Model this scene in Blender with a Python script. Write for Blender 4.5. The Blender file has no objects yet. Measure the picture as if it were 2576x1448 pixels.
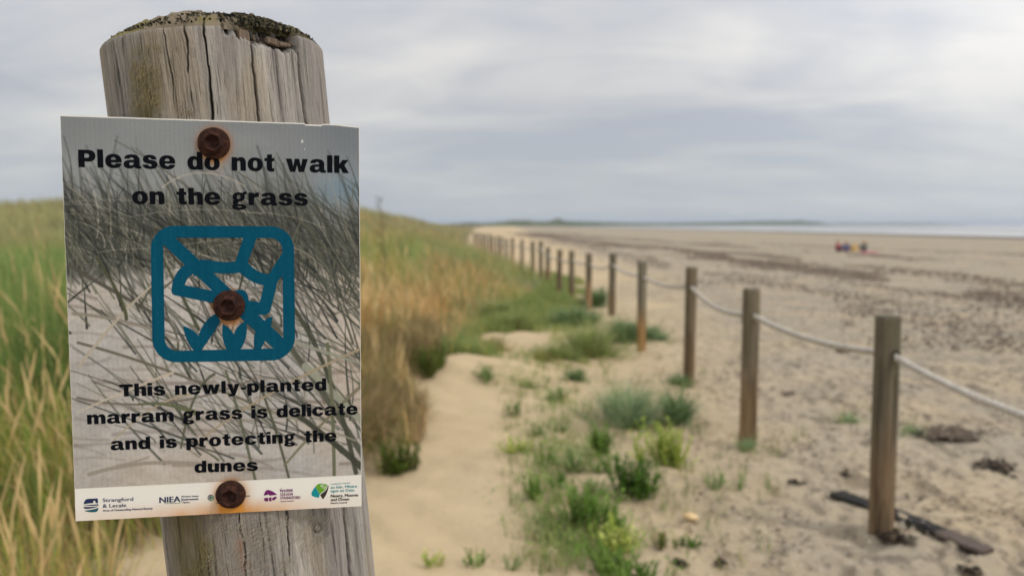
import bpy, bmesh, math, random
import numpy as np
from mathutils import Vector, Matrix
from mathutils.geometry import tessellate_polygon

sc = bpy.context.scene
COL = sc.collection
R = math.radians
random.seed(7)
rng = np.random.default_rng(11)

# ------------------------------------------------------------------ camera
EYE = 1.55
F = 1860.0                      # focal length in pixels of a 2575 px wide frame
CX, CY = 1287.5, 724.0
PITCH = math.atan(158.0 / F)
cam = bpy.data.cameras.new('camera')
cam.sensor_width = 36.0
cam.lens = 36.0 * F / 2575.0
cam.clip_start = 0.05
cam.clip_end = 60000
cam.dof.use_dof = True
cam.dof.focus_distance = 0.552
cam.dof.aperture_fstop = cam.lens / 4.4
cam_ob = bpy.data.objects.new('camera', cam)
cam_ob.location = (0, 0, EYE)
cam_ob.rotation_euler = (math.pi / 2 - PITCH, 0, 0)
COL.objects.link(cam_ob)
sc.camera = cam_ob

# ------------------------------------------------------------------ light
SUN_AZ, SUN_EL = R(118), R(44)          # azimuth from forward (+Y) towards the right (+X)
sun = bpy.data.lights.new('sun', 'SUN')
sun.energy = 1.5
sun.angle = R(12)
sun.color = (1.0, 0.95, 0.88)
sun_ob = bpy.data.objects.new('sun', sun)
sdir = Vector((math.sin(SUN_AZ) * math.cos(SUN_EL), math.cos(SUN_AZ) * math.cos(SUN_EL), math.sin(SUN_EL)))
sun_ob.rotation_euler = (-sdir).to_track_quat('-Z', 'Y').to_euler()
sun_ob.location = (4, -3, 9)
COL.objects.link(sun_ob)

world = bpy.data.worlds.new('World')
sc.world = world
world.use_nodes = True


def build_world():
    nt = world.node_tree
    nt.nodes.clear()
    N, L = nt.nodes, nt.links

    def math_(op, a, b=None, c=None):
        n = N.new('ShaderNodeMath'); n.operation = op
        for i, v in enumerate((a, b, c)):
            if v is None: continue
            if isinstance(v, (int, float)): n.inputs[i].default_value = v
            else: L.new(v, n.inputs[i])
        return n.outputs[0]
    out = N.new('ShaderNodeOutputWorld')
    sky = N.new('ShaderNodeTexSky'); sky.sky_type = 'NISHITA'; sky.sun_disc = False
    sky.sun_elevation = SUN_EL; sky.sun_rotation = SUN_AZ
    sky.air_density = 1.0; sky.dust_density = 2.0
    bg_sky = N.new('ShaderNodeBackground'); bg_sky.inputs['Strength'].default_value = 0.1
    L.new(sky.outputs[0], bg_sky.inputs['Color'])
    tc = N.new('ShaderNodeTexCoord')
    sep = N.new('ShaderNodeSeparateXYZ'); L.new(tc.outputs['Generated'], sep.inputs[0])
    zc = math_('MAXIMUM', sep.outputs[2], 0.0)
    den = math_('ADD', zc, 0.17)
    px = math_('DIVIDE', sep.outputs[0], den)
    py = math_('DIVIDE', sep.outputs[1], den)
    comb = N.new('ShaderNodeCombineXYZ'); L.new(px, comb.inputs[0]); L.new(py, comb.inputs[1])

    def noise(scale, detail, rough, off, stretch=(1, 1, 1), dist=0.0):
        mp = N.new('ShaderNodeMapping'); mp.inputs['Location'].default_value = off
        mp.inputs['Scale'].default_value = stretch
        L.new(comb.outputs[0], mp.inputs[0])
        t = N.new('ShaderNodeTexNoise'); t.inputs['Scale'].default_value = scale
        t.inputs['Detail'].default_value = detail; t.inputs['Roughness'].default_value = rough
        t.inputs['Distortion'].default_value = dist
        L.new(mp.outputs[0], t.inputs['Vector'])
        return t.outputs['Fac']
    n1 = noise(0.62, 4, 0.55, (3.1, 1.7, 0), (0.8, 1.15, 1), 0.7)
    n2 = noise(1.9, 5, 0.55, (9.3, 4.2, 0), (0.7, 1.25, 1), 0.6)
    n3 = noise(0.28, 2, 0.5, (0.4, 7.7, 0))
    mixn = math_('ADD', math_('MULTIPLY', n1, 0.62), math_('MULTIPLY', n2, 0.38))
    brk = N.new('ShaderNodeVectorMath'); brk.operation = 'DOT_PRODUCT'
    L.new(tc.outputs['Generated'], brk.inputs[0]); brk.inputs[1].default_value = Vector((0.53, 0.80, 0.25)).normalized()
    mixn = math_('ADD', mixn, math_('MULTIPLY', math_('POWER', math_('MAXIMUM', brk.outputs['Value'], 0.0), 26.0), 0.13))
    mixn = math_('SUBTRACT', mixn, 0.02)
    ramp = N.new('ShaderNodeValToRGB')
    e = ramp.color_ramp.elements
    e[0].position = 0.385; e[0].color = (0.465, 0.49, 0.55, 1)
    e[1].position = 0.615; e[1].color = (0.735, 0.72, 0.70, 1)
    m = ramp.color_ramp.elements.new(0.50); m.color = (0.590, 0.594, 0.608, 1)
    L.new(mixn, ramp.inputs[0])
    # an overcast dome brightens towards the zenith
    el = N.new('ShaderNodeMapRange'); el.inputs[1].default_value = 0.0; el.inputs[2].default_value = 1.0
    el.inputs[3].default_value = 0.0; el.inputs[4].default_value = 1.0
    L.new(zc, el.inputs[0])
    lum = math_('MULTIPLY_ADD', math_('POWER', el.outputs[0], 1.3), 1.25, 0.90)
    # a brighter patch where the sun stands behind the cloud
    nrm = N.new('ShaderNodeVectorMath'); nrm.operation = 'DOT_PRODUCT'
    L.new(tc.outputs['Generated'], nrm.inputs[0]); nrm.inputs[1].default_value = sdir
    glow = math_('POWER', math_('MAXIMUM', nrm.outputs['Value'], 0.0), 3.0)
    lum = math_('ADD', lum, math_('MULTIPLY', glow, 0.75))
    nrm2 = N.new('ShaderNodeVectorMath'); nrm2.operation = 'DOT_PRODUCT'
    L.new(tc.outputs['Generated'], nrm2.inputs[0]); nrm2.inputs[1].default_value = Vector((0.56, 0.76, 0.30)).normalized()
    thin = math_('POWER', math_('MAXIMUM', nrm2.outputs['Value'], 0.0), 22.0)
    lum = math_('ADD', lum, math_('MULTIPLY', thin, math_('MULTIPLY', n3, 0.62)))
    # distant cloud near the horizon is bluer through more air
    hz = N.new('ShaderNodeMapRange'); hz.inputs[1].default_value = 0.015; hz.inputs[2].default_value = 0.16; hz.inputs[3].default_value = 0.6; hz.inputs[4].default_value = 0.0
    L.new(zc, hz.inputs[0])
    mx = N.new('ShaderNodeMix'); mx.data_type = 'RGBA'; L.new(hz.outputs[0], mx.inputs[0]); L.new(ramp.outputs[0], mx.inputs[6]); mx.inputs[7].default_value = (0.60, 0.652, 0.688, 1)
    bg_c = N.new('ShaderNodeBackground'); L.new(mx.outputs[2], bg_c.inputs['Color']); L.new(lum, bg_c.inputs['Strength'])
    mix = N.new('ShaderNodeMixShader'); mix.inputs[0].default_value = 0.93
    L.new(bg_sky.outputs[0], mix.inputs[1]); L.new(bg_c.outputs[0], mix.inputs[2])
    L.new(mix.outputs[0], out.inputs['Surface'])


build_world()
sc.view_settings.view_transform = 'Standard'
sc.view_settings.look = 'None'
sc.view_settings.gamma = 1.0
sc.view_settings.exposure = 0.0
sc.view_settings.use_curve_mapping = False
sc.cycles.max_bounces = 8
sc.cycles.use_denoising = True

# ------------------------------------------------------------------ helpers
UP = np.array([0, math.sin(PITCH), math.cos(PITCH)])
FW = np.array([0, math.cos(PITCH), -math.sin(PITCH)])
RT = np.array([1.0, 0, 0])
CAMP = np.array([0, 0, EYE])


def ray(px, py):
    d = RT * (px - CX) + UP * (-(py - CY)) + FW * F
    return d / np.linalg.norm(d)


def lin(c):
    c = np.asarray(c, float) / 255.0
    return np.where(c <= 0.04045, c / 12.92, ((c + 0.055) / 1.055) ** 2.4)


def _h(ix, iy, s):
    n = (ix.astype(np.int64) * 374761393 + iy.astype(np.int64) * 668265263 + s * 1442695041) & 0xffffffff
    n = ((n ^ (n >> 13)) * 1274126177) & 0xffffffff
    return ((n ^ (n >> 16)) & 0xffffff) / float(0xffffff)


def vnoise(x, y, s=0):
    x = np.asarray(x, float); y = np.asarray(y, float)
    ix = np.floor(x); iy = np.floor(y); fx = x - ix; fy = y - iy
    fx = fx * fx * (3 - 2 * fx); fy = fy * fy * (3 - 2 * fy)
    a = _h(ix, iy, s); b = _h(ix + 1, iy, s); c = _h(ix, iy + 1, s); d = _h(ix + 1, iy + 1, s)
    return (a * (1 - fx) + b * fx) * (1 - fy) + (c * (1 - fx) + d * fx) * fy


def fbm(x, y, s=0, o=4, g=0.5):
    r = 0; a = 1; t = 0
    for i in range(o):
        r = r + a * vnoise(np.asarray(x) * 2 ** i + 17.3 * i, np.asarray(y) * 2 ** i + 5.1 * i, s + i); t += a; a *= g
    return r / t


def sstep(a, b, x):
    t = np.clip((np.asarray(x, float) - a) / (b - a), 0, 1)
    return t * t * (3 - 2 * t)


def mesh_np(name, verts, faces, mat=None, cols=None, smooth=True, parent=None, attr='tint'):
    """faces: an (n,4) or (n,3) int array, or a list of such arrays"""
    me = bpy.data.meshes.new(name)
    verts = np.asarray(verts, np.float32).reshape(-1, 3)
    if not isinstance(faces, list): faces = [faces]
    faces = [np.asarray(f, np.int32) for f in faces if len(f)]
    me.vertices.add(len(verts)); me.vertices.foreach_set('co', verts.ravel())
    loops = np.concatenate([f.ravel() for f in faces])
    tot = np.concatenate([np.full(len(f), f.shape[1], np.int32) for f in faces])
    st = np.concatenate([[0], np.cumsum(tot)[:-1]]).astype(np.int32)
    me.loops.add(len(loops)); me.loops.foreach_set('vertex_index', loops)
    me.polygons.add(len(tot)); me.polygons.foreach_set('loop_start', st); me.polygons.foreach_set('loop_total', tot)
    me.polygons.foreach_set('use_smooth', np.full(len(tot), smooth))
    me.update(calc_edges=True)
    if cols is not None:
        cols = np.asarray(cols, np.float32)
        a = me.color_attributes.new(attr, 'FLOAT_COLOR', 'POINT')
        a.data.foreach_set('color', np.concatenate([cols[:, :3], np.ones((len(cols), 1), np.float32)], 1).ravel())
    if mat: me.materials.append(mat)
    o = bpy.data.objects.new(name, me); COL.objects.link(o)
    if parent: o.parent = parent
    return o


def tag(o, label=None, cat=None, group=None, kind=None):
    if label: o['label'] = label
    if cat: o['category'] = cat
    if group: o['group'] = group
    if kind: o['kind'] = kind
    return o


def empty(name, loc=(0, 0, 0), rz=0):
    o = bpy.data.objects.new(name, None); o.location = loc; o.rotation_euler = (0, 0, rz)
    o.empty_display_size = 0.1
    COL.objects.link(o); return o


def grid_faces(nr, nc, wrap=False):
    r = np.arange(nr - 1)[:, None]; c = np.arange(nc if wrap else nc - 1)[None, :]
    c2 = (c + 1) % nc
    return np.stack([r * nc + c, r * nc + c2, (r + 1) * nc + c2, (r + 1) * nc + c], -1).reshape(-1, 4)


class Mat:
    """small node-material builder"""
    def __init__(s, name, rough=0.8, spec=0.3):
        s.m = bpy.data.materials.new(name); s.m.use_nodes = True
        s.nt = s.m.node_tree; s.N = s.nt.nodes; s.L = s.nt.links
        s.b = s.N['Principled BSDF']; s.b.inputs['Roughness'].default_value = rough
        s.b.inputs['Specular IOR Level'].default_value = spec
        s.tc = s.N.new('ShaderNodeTexCoord')

    def noise(s, scale, detail=4, rough=0.55, stretch=None, coord='Object', dist=0):
        v = s.tc.outputs[coord]
        if stretch:
            mp = s.N.new('ShaderNodeMapping'); mp.inputs['Scale'].default_value = stretch; s.L.new(v, mp.inputs[0]); v = mp.outputs[0]
        t = s.N.new('ShaderNodeTexNoise'); t.inputs['Scale'].default_value = scale; t.inputs['Detail'].default_value = detail
        t.inputs['Roughness'].default_value = rough; t.inputs['Distortion'].default_value = dist
        s.L.new(v, t.inputs['Vector']); return t.outputs['Fac']

    def ramp(s, fac, *stops):
        r = s.N.new('ShaderNodeValToRGB'); e = r.color_ramp.elements
        e[0].position, e[0].color = stops[0][0], (*stops[0][1], 1)
        e[1].position, e[1].color = stops[-1][0], (*stops[-1][1], 1)
        for p, c in stops[1:-1]:
            k = e.new(p); k.color = (*c, 1)
        s.L.new(fac, r.inputs[0]); return r.outputs[0]

    def attr(s, name='tint'):
        a = s.N.new('ShaderNodeVertexColor'); a.layer_name = name; return a.outputs[0]

    def mix(s, fac, a, b, mode='MIX'):
        n = s.N.new('ShaderNodeMix'); n.data_type = 'RGBA'; n.blend_type = mode
        for k, v in ((0, fac), (6, a), (7, b)):
            if isinstance(v, (int, float)): n.inputs[k].default_value = v
            elif isinstance(v, tuple): n.inputs[k].default_value = (*v, 1)
            else: s.L.new(v, n.inputs[k])
        return n.outputs[2]

    def color(s, c):
        if isinstance(c, tuple): s.b.inputs['Base Color'].default_value = (*c, 1)
        else: s.L.new(c, s.b.inputs['Base Color'])
        return s

    def bump(s, h, strength=0.4, dist=0.01):
        b = s.N.new('ShaderNodeBump'); b.inputs['Strength'].default_value = strength; b.inputs['Distance'].default_value = dist
        s.L.new(h, b.inputs['Height']); s.L.new(b.outputs[0], s.b.inputs['Normal']); return s

    def translucent(s, c, f=0.3):
        t = s.N.new('ShaderNodeBsdfTranslucent'); s.L.new(c, t.inputs[0])
        mx = s.N.new('ShaderNodeMixShader'); mx.inputs[0].default_value = f
        out = s.N['Material Output']
        s.L.new(s.b.outputs[0], mx.inputs[1]); s.L.new(t.outputs[0], mx.inputs[2]); s.L.new(mx.outputs[0], out.inputs[0]); return s


# ------------------------------------------------------------------ terrain
FOOT = np.array([(-50, -3.0), (0, -2.6), (2.2, -1.2), (2.8, -1.5), (3.4, -1.72), (3.95, -1.52), (4.3, -0.92), (4.65, -0.68), (5.2, -0.60), (5.8, -0.66),
                 (6.7, -1.0), (7.4, -0.85), (8.4, -0.72), (9.2, -0.74), (10.4, -0.6), (14, 0.15), (17, 0.70), (19, 0.95), (24, 0.72),
                 (30, -0.6), (50, -2.9), (100, -5.6), (300, -15), (1000, -34), (30000, -900)], float)


def foot(y):
    return np.interp(y, FOOT[:, 0], FOOT[:, 1])


def inland(x, y):
    return foot(y) - x + 0.22 * (fbm(np.asarray(x) * 1.3 + 31, np.asarray(y) * 1.3, 5, 3) - 0.5) * np.clip(np.asarray(y) / 6, .5, 3)


SEA = -1.0


def ground_z(x, y):
    x = np.asarray(x, float); y = np.asarray(y, float)
    s = inland(x, y)
    grow = sstep(10, 42, y)
    far = np.clip(1 - (y - 70) / 500, 0.75, 1)
    z = 0.62 * sstep(-0.15, 3.2, s) + far * grow * 1.75 * sstep(1.2, 9.5, s) + 0.25 * sstep(3, 14, s)
    z = z + (fbm(x * 0.16, y * 0.11, 9, 3) - 0.5) * (0.9 * grow + 0.25) * sstep(0.5, 5, s)
    # the far dunes step down to the beach
    z = z - grow * 0.55 * sstep(75, 140, y) * sstep(0, 6, s)
    z = z - 1.0 * np.clip((x - 3.5) / 108, 0, 3) * sstep(0.5, 3, -s)
    # soft hummocks of blown sand
    near = np.exp(-(np.maximum(y, 0) / 22) ** 2)
    z = z + near * ((fbm(x * 0.9, y * 0.9, 3, 3) - 0.5) * 0.17 + (fbm(x * 4, y * 4, 4, 3) - 0.5) * 0.03)
    z = z + 0.16 * np.exp(-((x + 0.55) / 0.55) ** 2 - ((y - 7.7) / 0.5) ** 2)
    return z


def at(px, py):
    d = ray(px, py); t = 0.5
    for _ in range(4000):
        p = CAMP + d * t
        h = p[2] - float(ground_z(p[0], p[1]))
        if h < 0.0005: break
        t += max(0.002, h * 0.5)
    return p


def build_ground():
    th = np.concatenate([np.linspace(-180, -50, 70, endpoint=False), np.linspace(-50, 50, 620, endpoint=False), np.linspace(50, 180, 70)])
    th = np.radians(th)
    r = np.concatenate([[0.02], np.geomspace(0.6, 2.4, 30, endpoint=False), np.geomspace(2.4, 13, 380, endpoint=False), np.geomspace(13, 40, 90, endpoint=False), np.geomspace(40, 26000, 90)])
    rr, tt = np.meshgrid(r, th, indexing='ij')
    x = rr * np.sin(tt); y = rr * np.cos(tt)
    z = ground_z(x, y)
    deep = sstep(130, 200, x) * 4
    z = z - deep
    s = inland(x, y)
    # footprints and dimples in the dry sand
    near = np.exp(-(rr / 14) ** 2) * sstep(0.2, -0.4, s)
    yy_ = np.clip(y, 0, 24); rough = sstep(-.2, 1.6 + .12 * yy_, x - 0.1 * yy_ + 0.5 + (fbm(x * .7, y * .35, 79, 3) - .5) * (1 + .1 * yy_))
    z = z - near * rough * 0.045 * sstep(0.55, 0.72, vnoise(x * 6, y * 6, 71)) - near * rough * 0.026 * sstep(0.5, 0.7, vnoise(x * 13, y * 13, 72))
    z = z + near * 0.016 * np.sin((x * 0.75 + y) * 15 + 7 * fbm(x * 1.1, y * 1.1, 74)) * (1 - rough) * (.4 + 1.2 * fbm(x * .8, y * .8, 75)) + near * 0.05 * (fbm(x * 1.7, y * 2.3, 76, 4) - .5)
    # r: plant litter on the dunes, g: wetness, b: tide debris staining
    veg = sstep(-0.05, 0.5, s)
    wet = sstep(72, 92, x + 6 * (fbm(x * .05, y * .012, 77) - .5))
    deb = np.clip(rough * 0.85 + 0.3 * sstep(2.5, 6, x), 0, 1)
    cols = np.stack([veg, wet, deb], -1).reshape(-1, 3)
    M = Mat('sand', 0.95, 0.12)
    a = M.attr('cover'); sep = M.N.new('ShaderNodeSeparateColor'); M.L.new(a, sep.inputs[0])
    big = M.noise(0.6, 5); fine = M.noise(55, 4, 0.7); mid = M.noise(7, 5, 0.65)
    dry = M.ramp(big, (0.3, (0.46, 0.352, 0.210)), (0.7, (0.58, 0.448, 0.274)))
    dry = M.mix(M.ramp(fine, (0.35, (0, 0, 0)), (0.65, (1, 1, 1))), dry, M.mix(0.18, dry, (0.16, 0.13, 0.10)))
    spots = M.ramp(mid, (0.36, (1, 1, 1)), (0.47, (0, 0, 0)))
    grey = M.mix(M.ramp(M.noise(0.9, 4), (0.35, (0.5, .5, .5)), (0.65, (1, 1, 1))), dry, (0.322, 0.280, 0.214))
    sandc = M.mix(sep.outputs[2], dry, grey)
    dk = M.N.new('ShaderNodeMath'); dk.operation = 'MULTIPLY'; M.L.new(spots, dk.inputs[0]); M.L.new(sep.outputs[2], dk.inputs[1])
    dk2 = M.N.new('ShaderNodeMath'); dk2.operation = 'MULTIPLY'; M.L.new(dk.outputs[0], dk2.inputs[0]); dk2.inputs[1].default_value = 0.75
    sandc = M.mix(dk2.outputs[0], sandc, (0.12, 0.096, 0.076))
    litter = M.ramp(M.noise(1.6, 5, 0.6), (0.3, (0.13, 0.12, 0.06)), (0.55, (0.19, 0.155, 0.09)), (0.75, (0.28, 0.22, 0.14)))
    c = M.mix(sep.outputs[0], sandc, litter)
    c = M.mix(sep.outputs[1], c, (0.115, 0.098, 0.080))
    M.color(c)
    ro = M.N.new('ShaderNodeMapRange'); ro.inputs[3].default_value = 0.95; ro.inputs[4].default_value = 0.8
    M.L.new(sep.outputs[1], ro.inputs[0]); M.L.new(ro.outputs[0], M.b.inputs['Roughness'])
    sp2 = M.ramp(M.noise(21, 4, 0.7), (0.34, (1, 1, 1)), (0.43, (0, 0, 0)))
    dk3 = M.N.new('ShaderNodeMath'); dk3.operation = 'MULTIPLY'; M.L.new(sp2, dk3.inputs[0]); M.L.new(sep.outputs[2], dk3.inputs[1])
    c = M.mix(dk3.outputs[0], c, (0.13, 0.105, 0.085)); M.color(c)
    hb = M.N.new('ShaderNodeMath'); hb.operation = 'ADD'; M.L.new(fine, hb.inputs[0]); M.L.new(mid, hb.inputs[1])
    M.bump(hb.outputs[0], 0.5, 0.012)
    o = mesh_np('ground', np.stack([x, y, z], -1), grid_faces(len(r), len(th))[:, ::-1], M.m, cols, attr='cover')
    tag(o, kind='structure')


build_ground()


def build_sea():
    x0, x1, y0, y1 = 70, 30000, -3000, 40000
    nx, ny = 60, 60
    xs = x0 + (np.linspace(0, 1, nx) ** 3) * (x1 - x0)
    ys = y0 + (np.linspace(0, 1, ny) ** 2) * (y1 - y0)
    X, Y = np.meshgrid(xs, ys, indexing='ij')
    M = Mat('sea_water', 0.5, 0.45)
    w = M.noise(0.08, 5, 0.6, (1.0, 0.25, 1))
    streak = M.ramp(M.noise(0.012, 4, 0.6, (1.0, 0.12, 1)), (0.40, (0.24, 0.25, 0.25)), (0.62, (0.46, 0.455, 0.44)))
    M.color(streak)
    M.bump(w, 0.12, 0.2)
    o = mesh_np('sea', np.stack([X, Y, np.full_like(X, SEA)], -1), grid_faces(nx, ny)[:, ::-1], M.m)
    tag(o, kind='structure')
    # the thin broken line of surf at the water's edge
    V = []; Fc = []
    Mf = Mat('foam', 0.7, 0.2); Mf.color((0.72, 0.72, 0.70))
    def strip(xc, w, ya, yb, n, seed, thr):
        ys = np.geomspace(ya, yb, n)
        xw = xc + (fbm(ys * 0.05, ys * 0, seed) - .5) * 5 - sstep(60, 900, ys) * 26
        ww = w * (0.35 + fbm(ys * 0.2, ys * 0 + 3, seed + 4))
        on = fbm(ys * 0.013, ys * 0 + 9, seed + 8, 2) > thr
        for i in range(n - 1):
            if not on[i]: continue
            k = len(V)
            V.extend([(xw[i], ys[i], SEA + .02), (xw[i] + ww[i], ys[i], SEA + .02), (xw[i + 1] + ww[i + 1], ys[i + 1], SEA + .02), (xw[i + 1], ys[i + 1], SEA + .02),
                      (xw[i] + ww[i] * .5, ys[i], SEA + .12), (xw[i + 1] + ww[i + 1] * .5, ys[i + 1], SEA + .12)])
            Fc.extend([(k, k + 4, k + 5, k + 3), (k + 4, k + 1, k + 2, k + 5)])
    strip(118, 1.4, 40, 1600, 260, 3, 0.40); strip(150, 2.4, 60, 1900, 240, 5, 0.5)
    tag(mesh_np('surf', V, np.array(Fc), Mf.m), kind='stuff', label='thin broken white lines of surf along the edge of the sea', cat='surf')


build_sea()


def build_hills():
    # a low headland closing the bay: px, height above horizon in px, distance
    prof = [(1120, 3, 900), (1180, 7, 950), (1230, 6, 1000), (1270, 10, 1050), (1300, 13, 1100), (1340, 12, 1150), (1372, 9, 1250), (1400, 17, 1300), (1424, 12, 1400),
            (1470, 9, 1500), (1530, 8, 1650), (1600, 6, 1800), (1680, 6, 2000), (1760, 7, 2200), (1850, 9, 2500), (1930, 11, 2700), (2000, 12, 2900), (2050, 9, 3100), (2085, 3, 3200), (2100, -2, 3250)]
    prof2 = [(2040, 2, 5200), (2140, 6, 5200), (2220, 5, 5400), (2300, 6, 5600), (2360, 4, 5900), (2430, 1, 6200), (2470, -3, 6300)]
    M = Mat('headland', 0.95, 0.05)
    M.color(M.ramp(M.noise(0.012, 5, 0.6), (0.3, (0.050, 0.068, 0.036)), (0.55, (0.085, 0.105, 0.052)), (0.75, (0.16, 0.15, 0.09))))
    for k, P in enumerate((prof, prof2)):
        P = np.array(P, float)
        q = np.linspace(P[0, 0], P[-1, 0], 420)
        h = np.interp(q, P[:, 0], P[:, 1]); D = np.interp(q, P[:, 0], P[:, 2])
        h = h * (0.82 + 0.36 * fbm(q * 0.12, q * 0, 21 + k, 4))
        V = []
        prof_n = 9
        for j in range(prof_n):
            t = j / (prof_n - 1)                       # 0 near foot .. 1 far foot
            e = math.sin(math.pi * min(1, t * 1.25) * 0.5) if t < 0.8 else 1 - (t - 0.8) / 0.2
            d = D * (1 + 0.10 * (t - 0.3))
            x = (q - CX) / F * d
            zt = np.maximum(EYE + h / F * d - SEA, 0.3)
            V.append(np.stack([x, d, SEA - 0.5 + zt * e * (0.9 + 0.2 * fbm(q * 0.3, q * 0 + j, 40 + j))], -1))
        V = np.stack(V)
        tag(mesh_np('hills', V, grid_faces(prof_n, len(q)), M.m), kind='structure')


build_hills()

# ------------------------------------------------------------------ sign frame
SIGN_W = 0.21


def solve_sign():
    c = np.array([(151, 290), (903, 315), (905, 1272), (186, 1310)], float) - np.array([CX, CY])
    A = []
    for (x, y), (u, v) in zip([(0, 0), (1, 0), (1, 1), (0, 1)], c):
        A.append([x, y, 1, 0, 0, 0, -u * x, -u * y, -u]); A.append([0, 0, 0, x, y, 1, -v * x, -v * y, -v])
    Hm = np.linalg.svd(np.array(A))[2][-1].reshape(3, 3)
    K = np.diag([1 / F, 1 / F, 1]); a, b, t = (K @ Hm[:, i] for i in range(3))
    k = SIGN_W / np.linalg.norm(a)
    if (t * k)[2] < 0: k = -k
    a, b, t = a * k, b * k, t * k
    u = a / np.linalg.norm(a); n = np.cross(u, b); n /= np.linalg.norm(n); v = np.cross(n, u)
    # camera (x right, y down, z forward) -> world
    T = np.stack([RT, -UP, FW], 1)
    return T @ u, T @ v, T @ n, CAMP + T @ t, np.linalg.norm(b)


SU, SV, SN, SP, SIGN_H = solve_sign()         # right, down, away from viewer, top-left corner
SMAT = Matrix(((SU[0], -SV[0], -SN[0], SP[0]), (SU[1], -SV[1], -SN[1], SP[1]), (SU[2], -SV[2], -SN[2], SP[2]), (0, 0, 0, 1)))


def on_sign(px, py):
    """pixel -> (x right, y down) on the sheet, in metres from its top-left corner"""
    d = ray(px, py); t = np.dot(SP - CAMP, SN) / np.dot(d, SN); p = CAMP + d * t - SP
    return float(p @ SU), float(p @ SV)


# ------------------------------------------------------------------ the big post
def solve_post():
    pts = []
    off = 0.0
    Rp = 0.0872
    for (px, py) in ((545, 134), (694, 1440)):
        d = ray(px, py); q = SP + SN * (Rp + 0.0015)
        t = np.dot(q - CAMP, SN) / np.dot(d, SN); pts.append(CAMP + d * t)
    return pts[0], pts[1], Rp


PT, PB, POST_R = solve_post()
PZ = (PT - PB) / np.linalg.norm(PT - PB)                 # up the post
PF = CAMP - PT; PF = PF - PZ * (PF @ PZ); PF /= np.linalg.norm(PF)   # towards the viewer
PX = np.cross(PF, PZ) * -1
if PX[0] < 0: PX = -PX
PMAT = Matrix(((PX[0], -PF[0], PZ[0], PT[0]), (PX[1], -PF[1], PZ[1], PT[1]), (PX[2], -PF[2], PZ[2], PT[2]), (0, 0, 0, 1)))


def on_post(px, py, r=None):
    """pixel -> (angle from the viewer side, height below rim) on the post's bark"""
    r = r or POST_R
    d = ray(px, py); o = CAMP - PT
    a = np.array([d @ PX, d @ PF, d @ PZ]); b = np.array([o @ PX, o @ PF, o @ PZ])
    A = a[0] ** 2 + a[1] ** 2; B = 2 * (a[0] * b[0] + a[1] * b[1]); C = b[0] ** 2 + b[1] ** 2 - r * r
    D = B * B - 4 * A * C
    t = (-B - math.sqrt(max(D, 0))) / (2 * A)
    p = b + a * t
    return math.atan2(p[0], p[1]), p[2]


def z1(x, y):      # pixel of the upper close-up -> frame pixel
    return ((200 + x / 2.145) * 2575 / 3840, (y / 2.145) * 2575 / 3840)


def z7(x, y):      # pixel of the lower close-up -> frame pixel
    return ((560 + x / 2.862) * 2575 / 3840, (1900 + y / 2.862) * 2575 / 3840)


ZBOT = -1.72        # the post reaches this far down its axis, into the sand
CRACKS = [  # (points, width mm, depth mm)
    ([z1(488, 335), z1(530, 600), z1(575, 935), z7(150, 110), z7(240, 741)], 2.1, 8),
    ([z1(700, 275), z1(735, 440), z1(790, 800), z1(800, 930)], 0.9, 4),
    ([z1(640, 285), z1(650, 380), z1(665, 470)], 0.8, 3),
    ([z1(892, 222), z1(935, 480), z1(965, 720), z1(990, 940)], 1.2, 5),
    ([z1(1052, 222), z1(1085, 480), z1(1110, 720), z1(1145, 945)], 1.7, 6),
    ([z1(1210, 200), z1(1245, 450), z1(1270, 720), z1(1302, 960), z7(965, 80), z7(1000, 330), z7(1050, 741)], 1.7, 9),
    ([z1(1588, 300), z1(1610, 580), z1(1640, 800), z1(1662, 970), z7(1470, 90), z7(1525, 741)], 1.3, 5),
    ([z1(1970, 330), z1(1985, 560), z1(2005, 780), z1(2028, 985), z7(2095, 100), z7(2130, 400), z7(2165, 741)], 2.6, 10),
    ([z1(1470, 300), z1(1480, 360), z1(1492, 430)], 0.8, 3),
    ([z7(1190, 90), z7(1205, 230), z7(1225, 450), z7(1258, 741)], 0.9, 3),
    ([z7(1607, 90), z7(1612, 180), z7(1615, 260)], 0.7, 2),
    ([z7(1800, 110), z7(1805, 190)], 0.8, 2),
    ([z7(1808, 270), z7(1835, 350), z7(1868, 470)], 1.0, 3),
    ([z7(1970, 130), z7(1995, 400), z7(2030, 741)], 0.8, 3),
    ([z7(570, 230), z7(578, 300)], 0.8, 2),
    ([z7(480, 440), z7(500, 741)], 0.7, 2),
    ([z7(2200, 60), z7(2240, 420), z7(2262, 741)], 0.7, 2),
    ([z1(2105, 370), z1(2150, 640)], 0.6, 2),
    ([z1(1720, 430), z1(1740, 640)], 0.6, 2),
]


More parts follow.
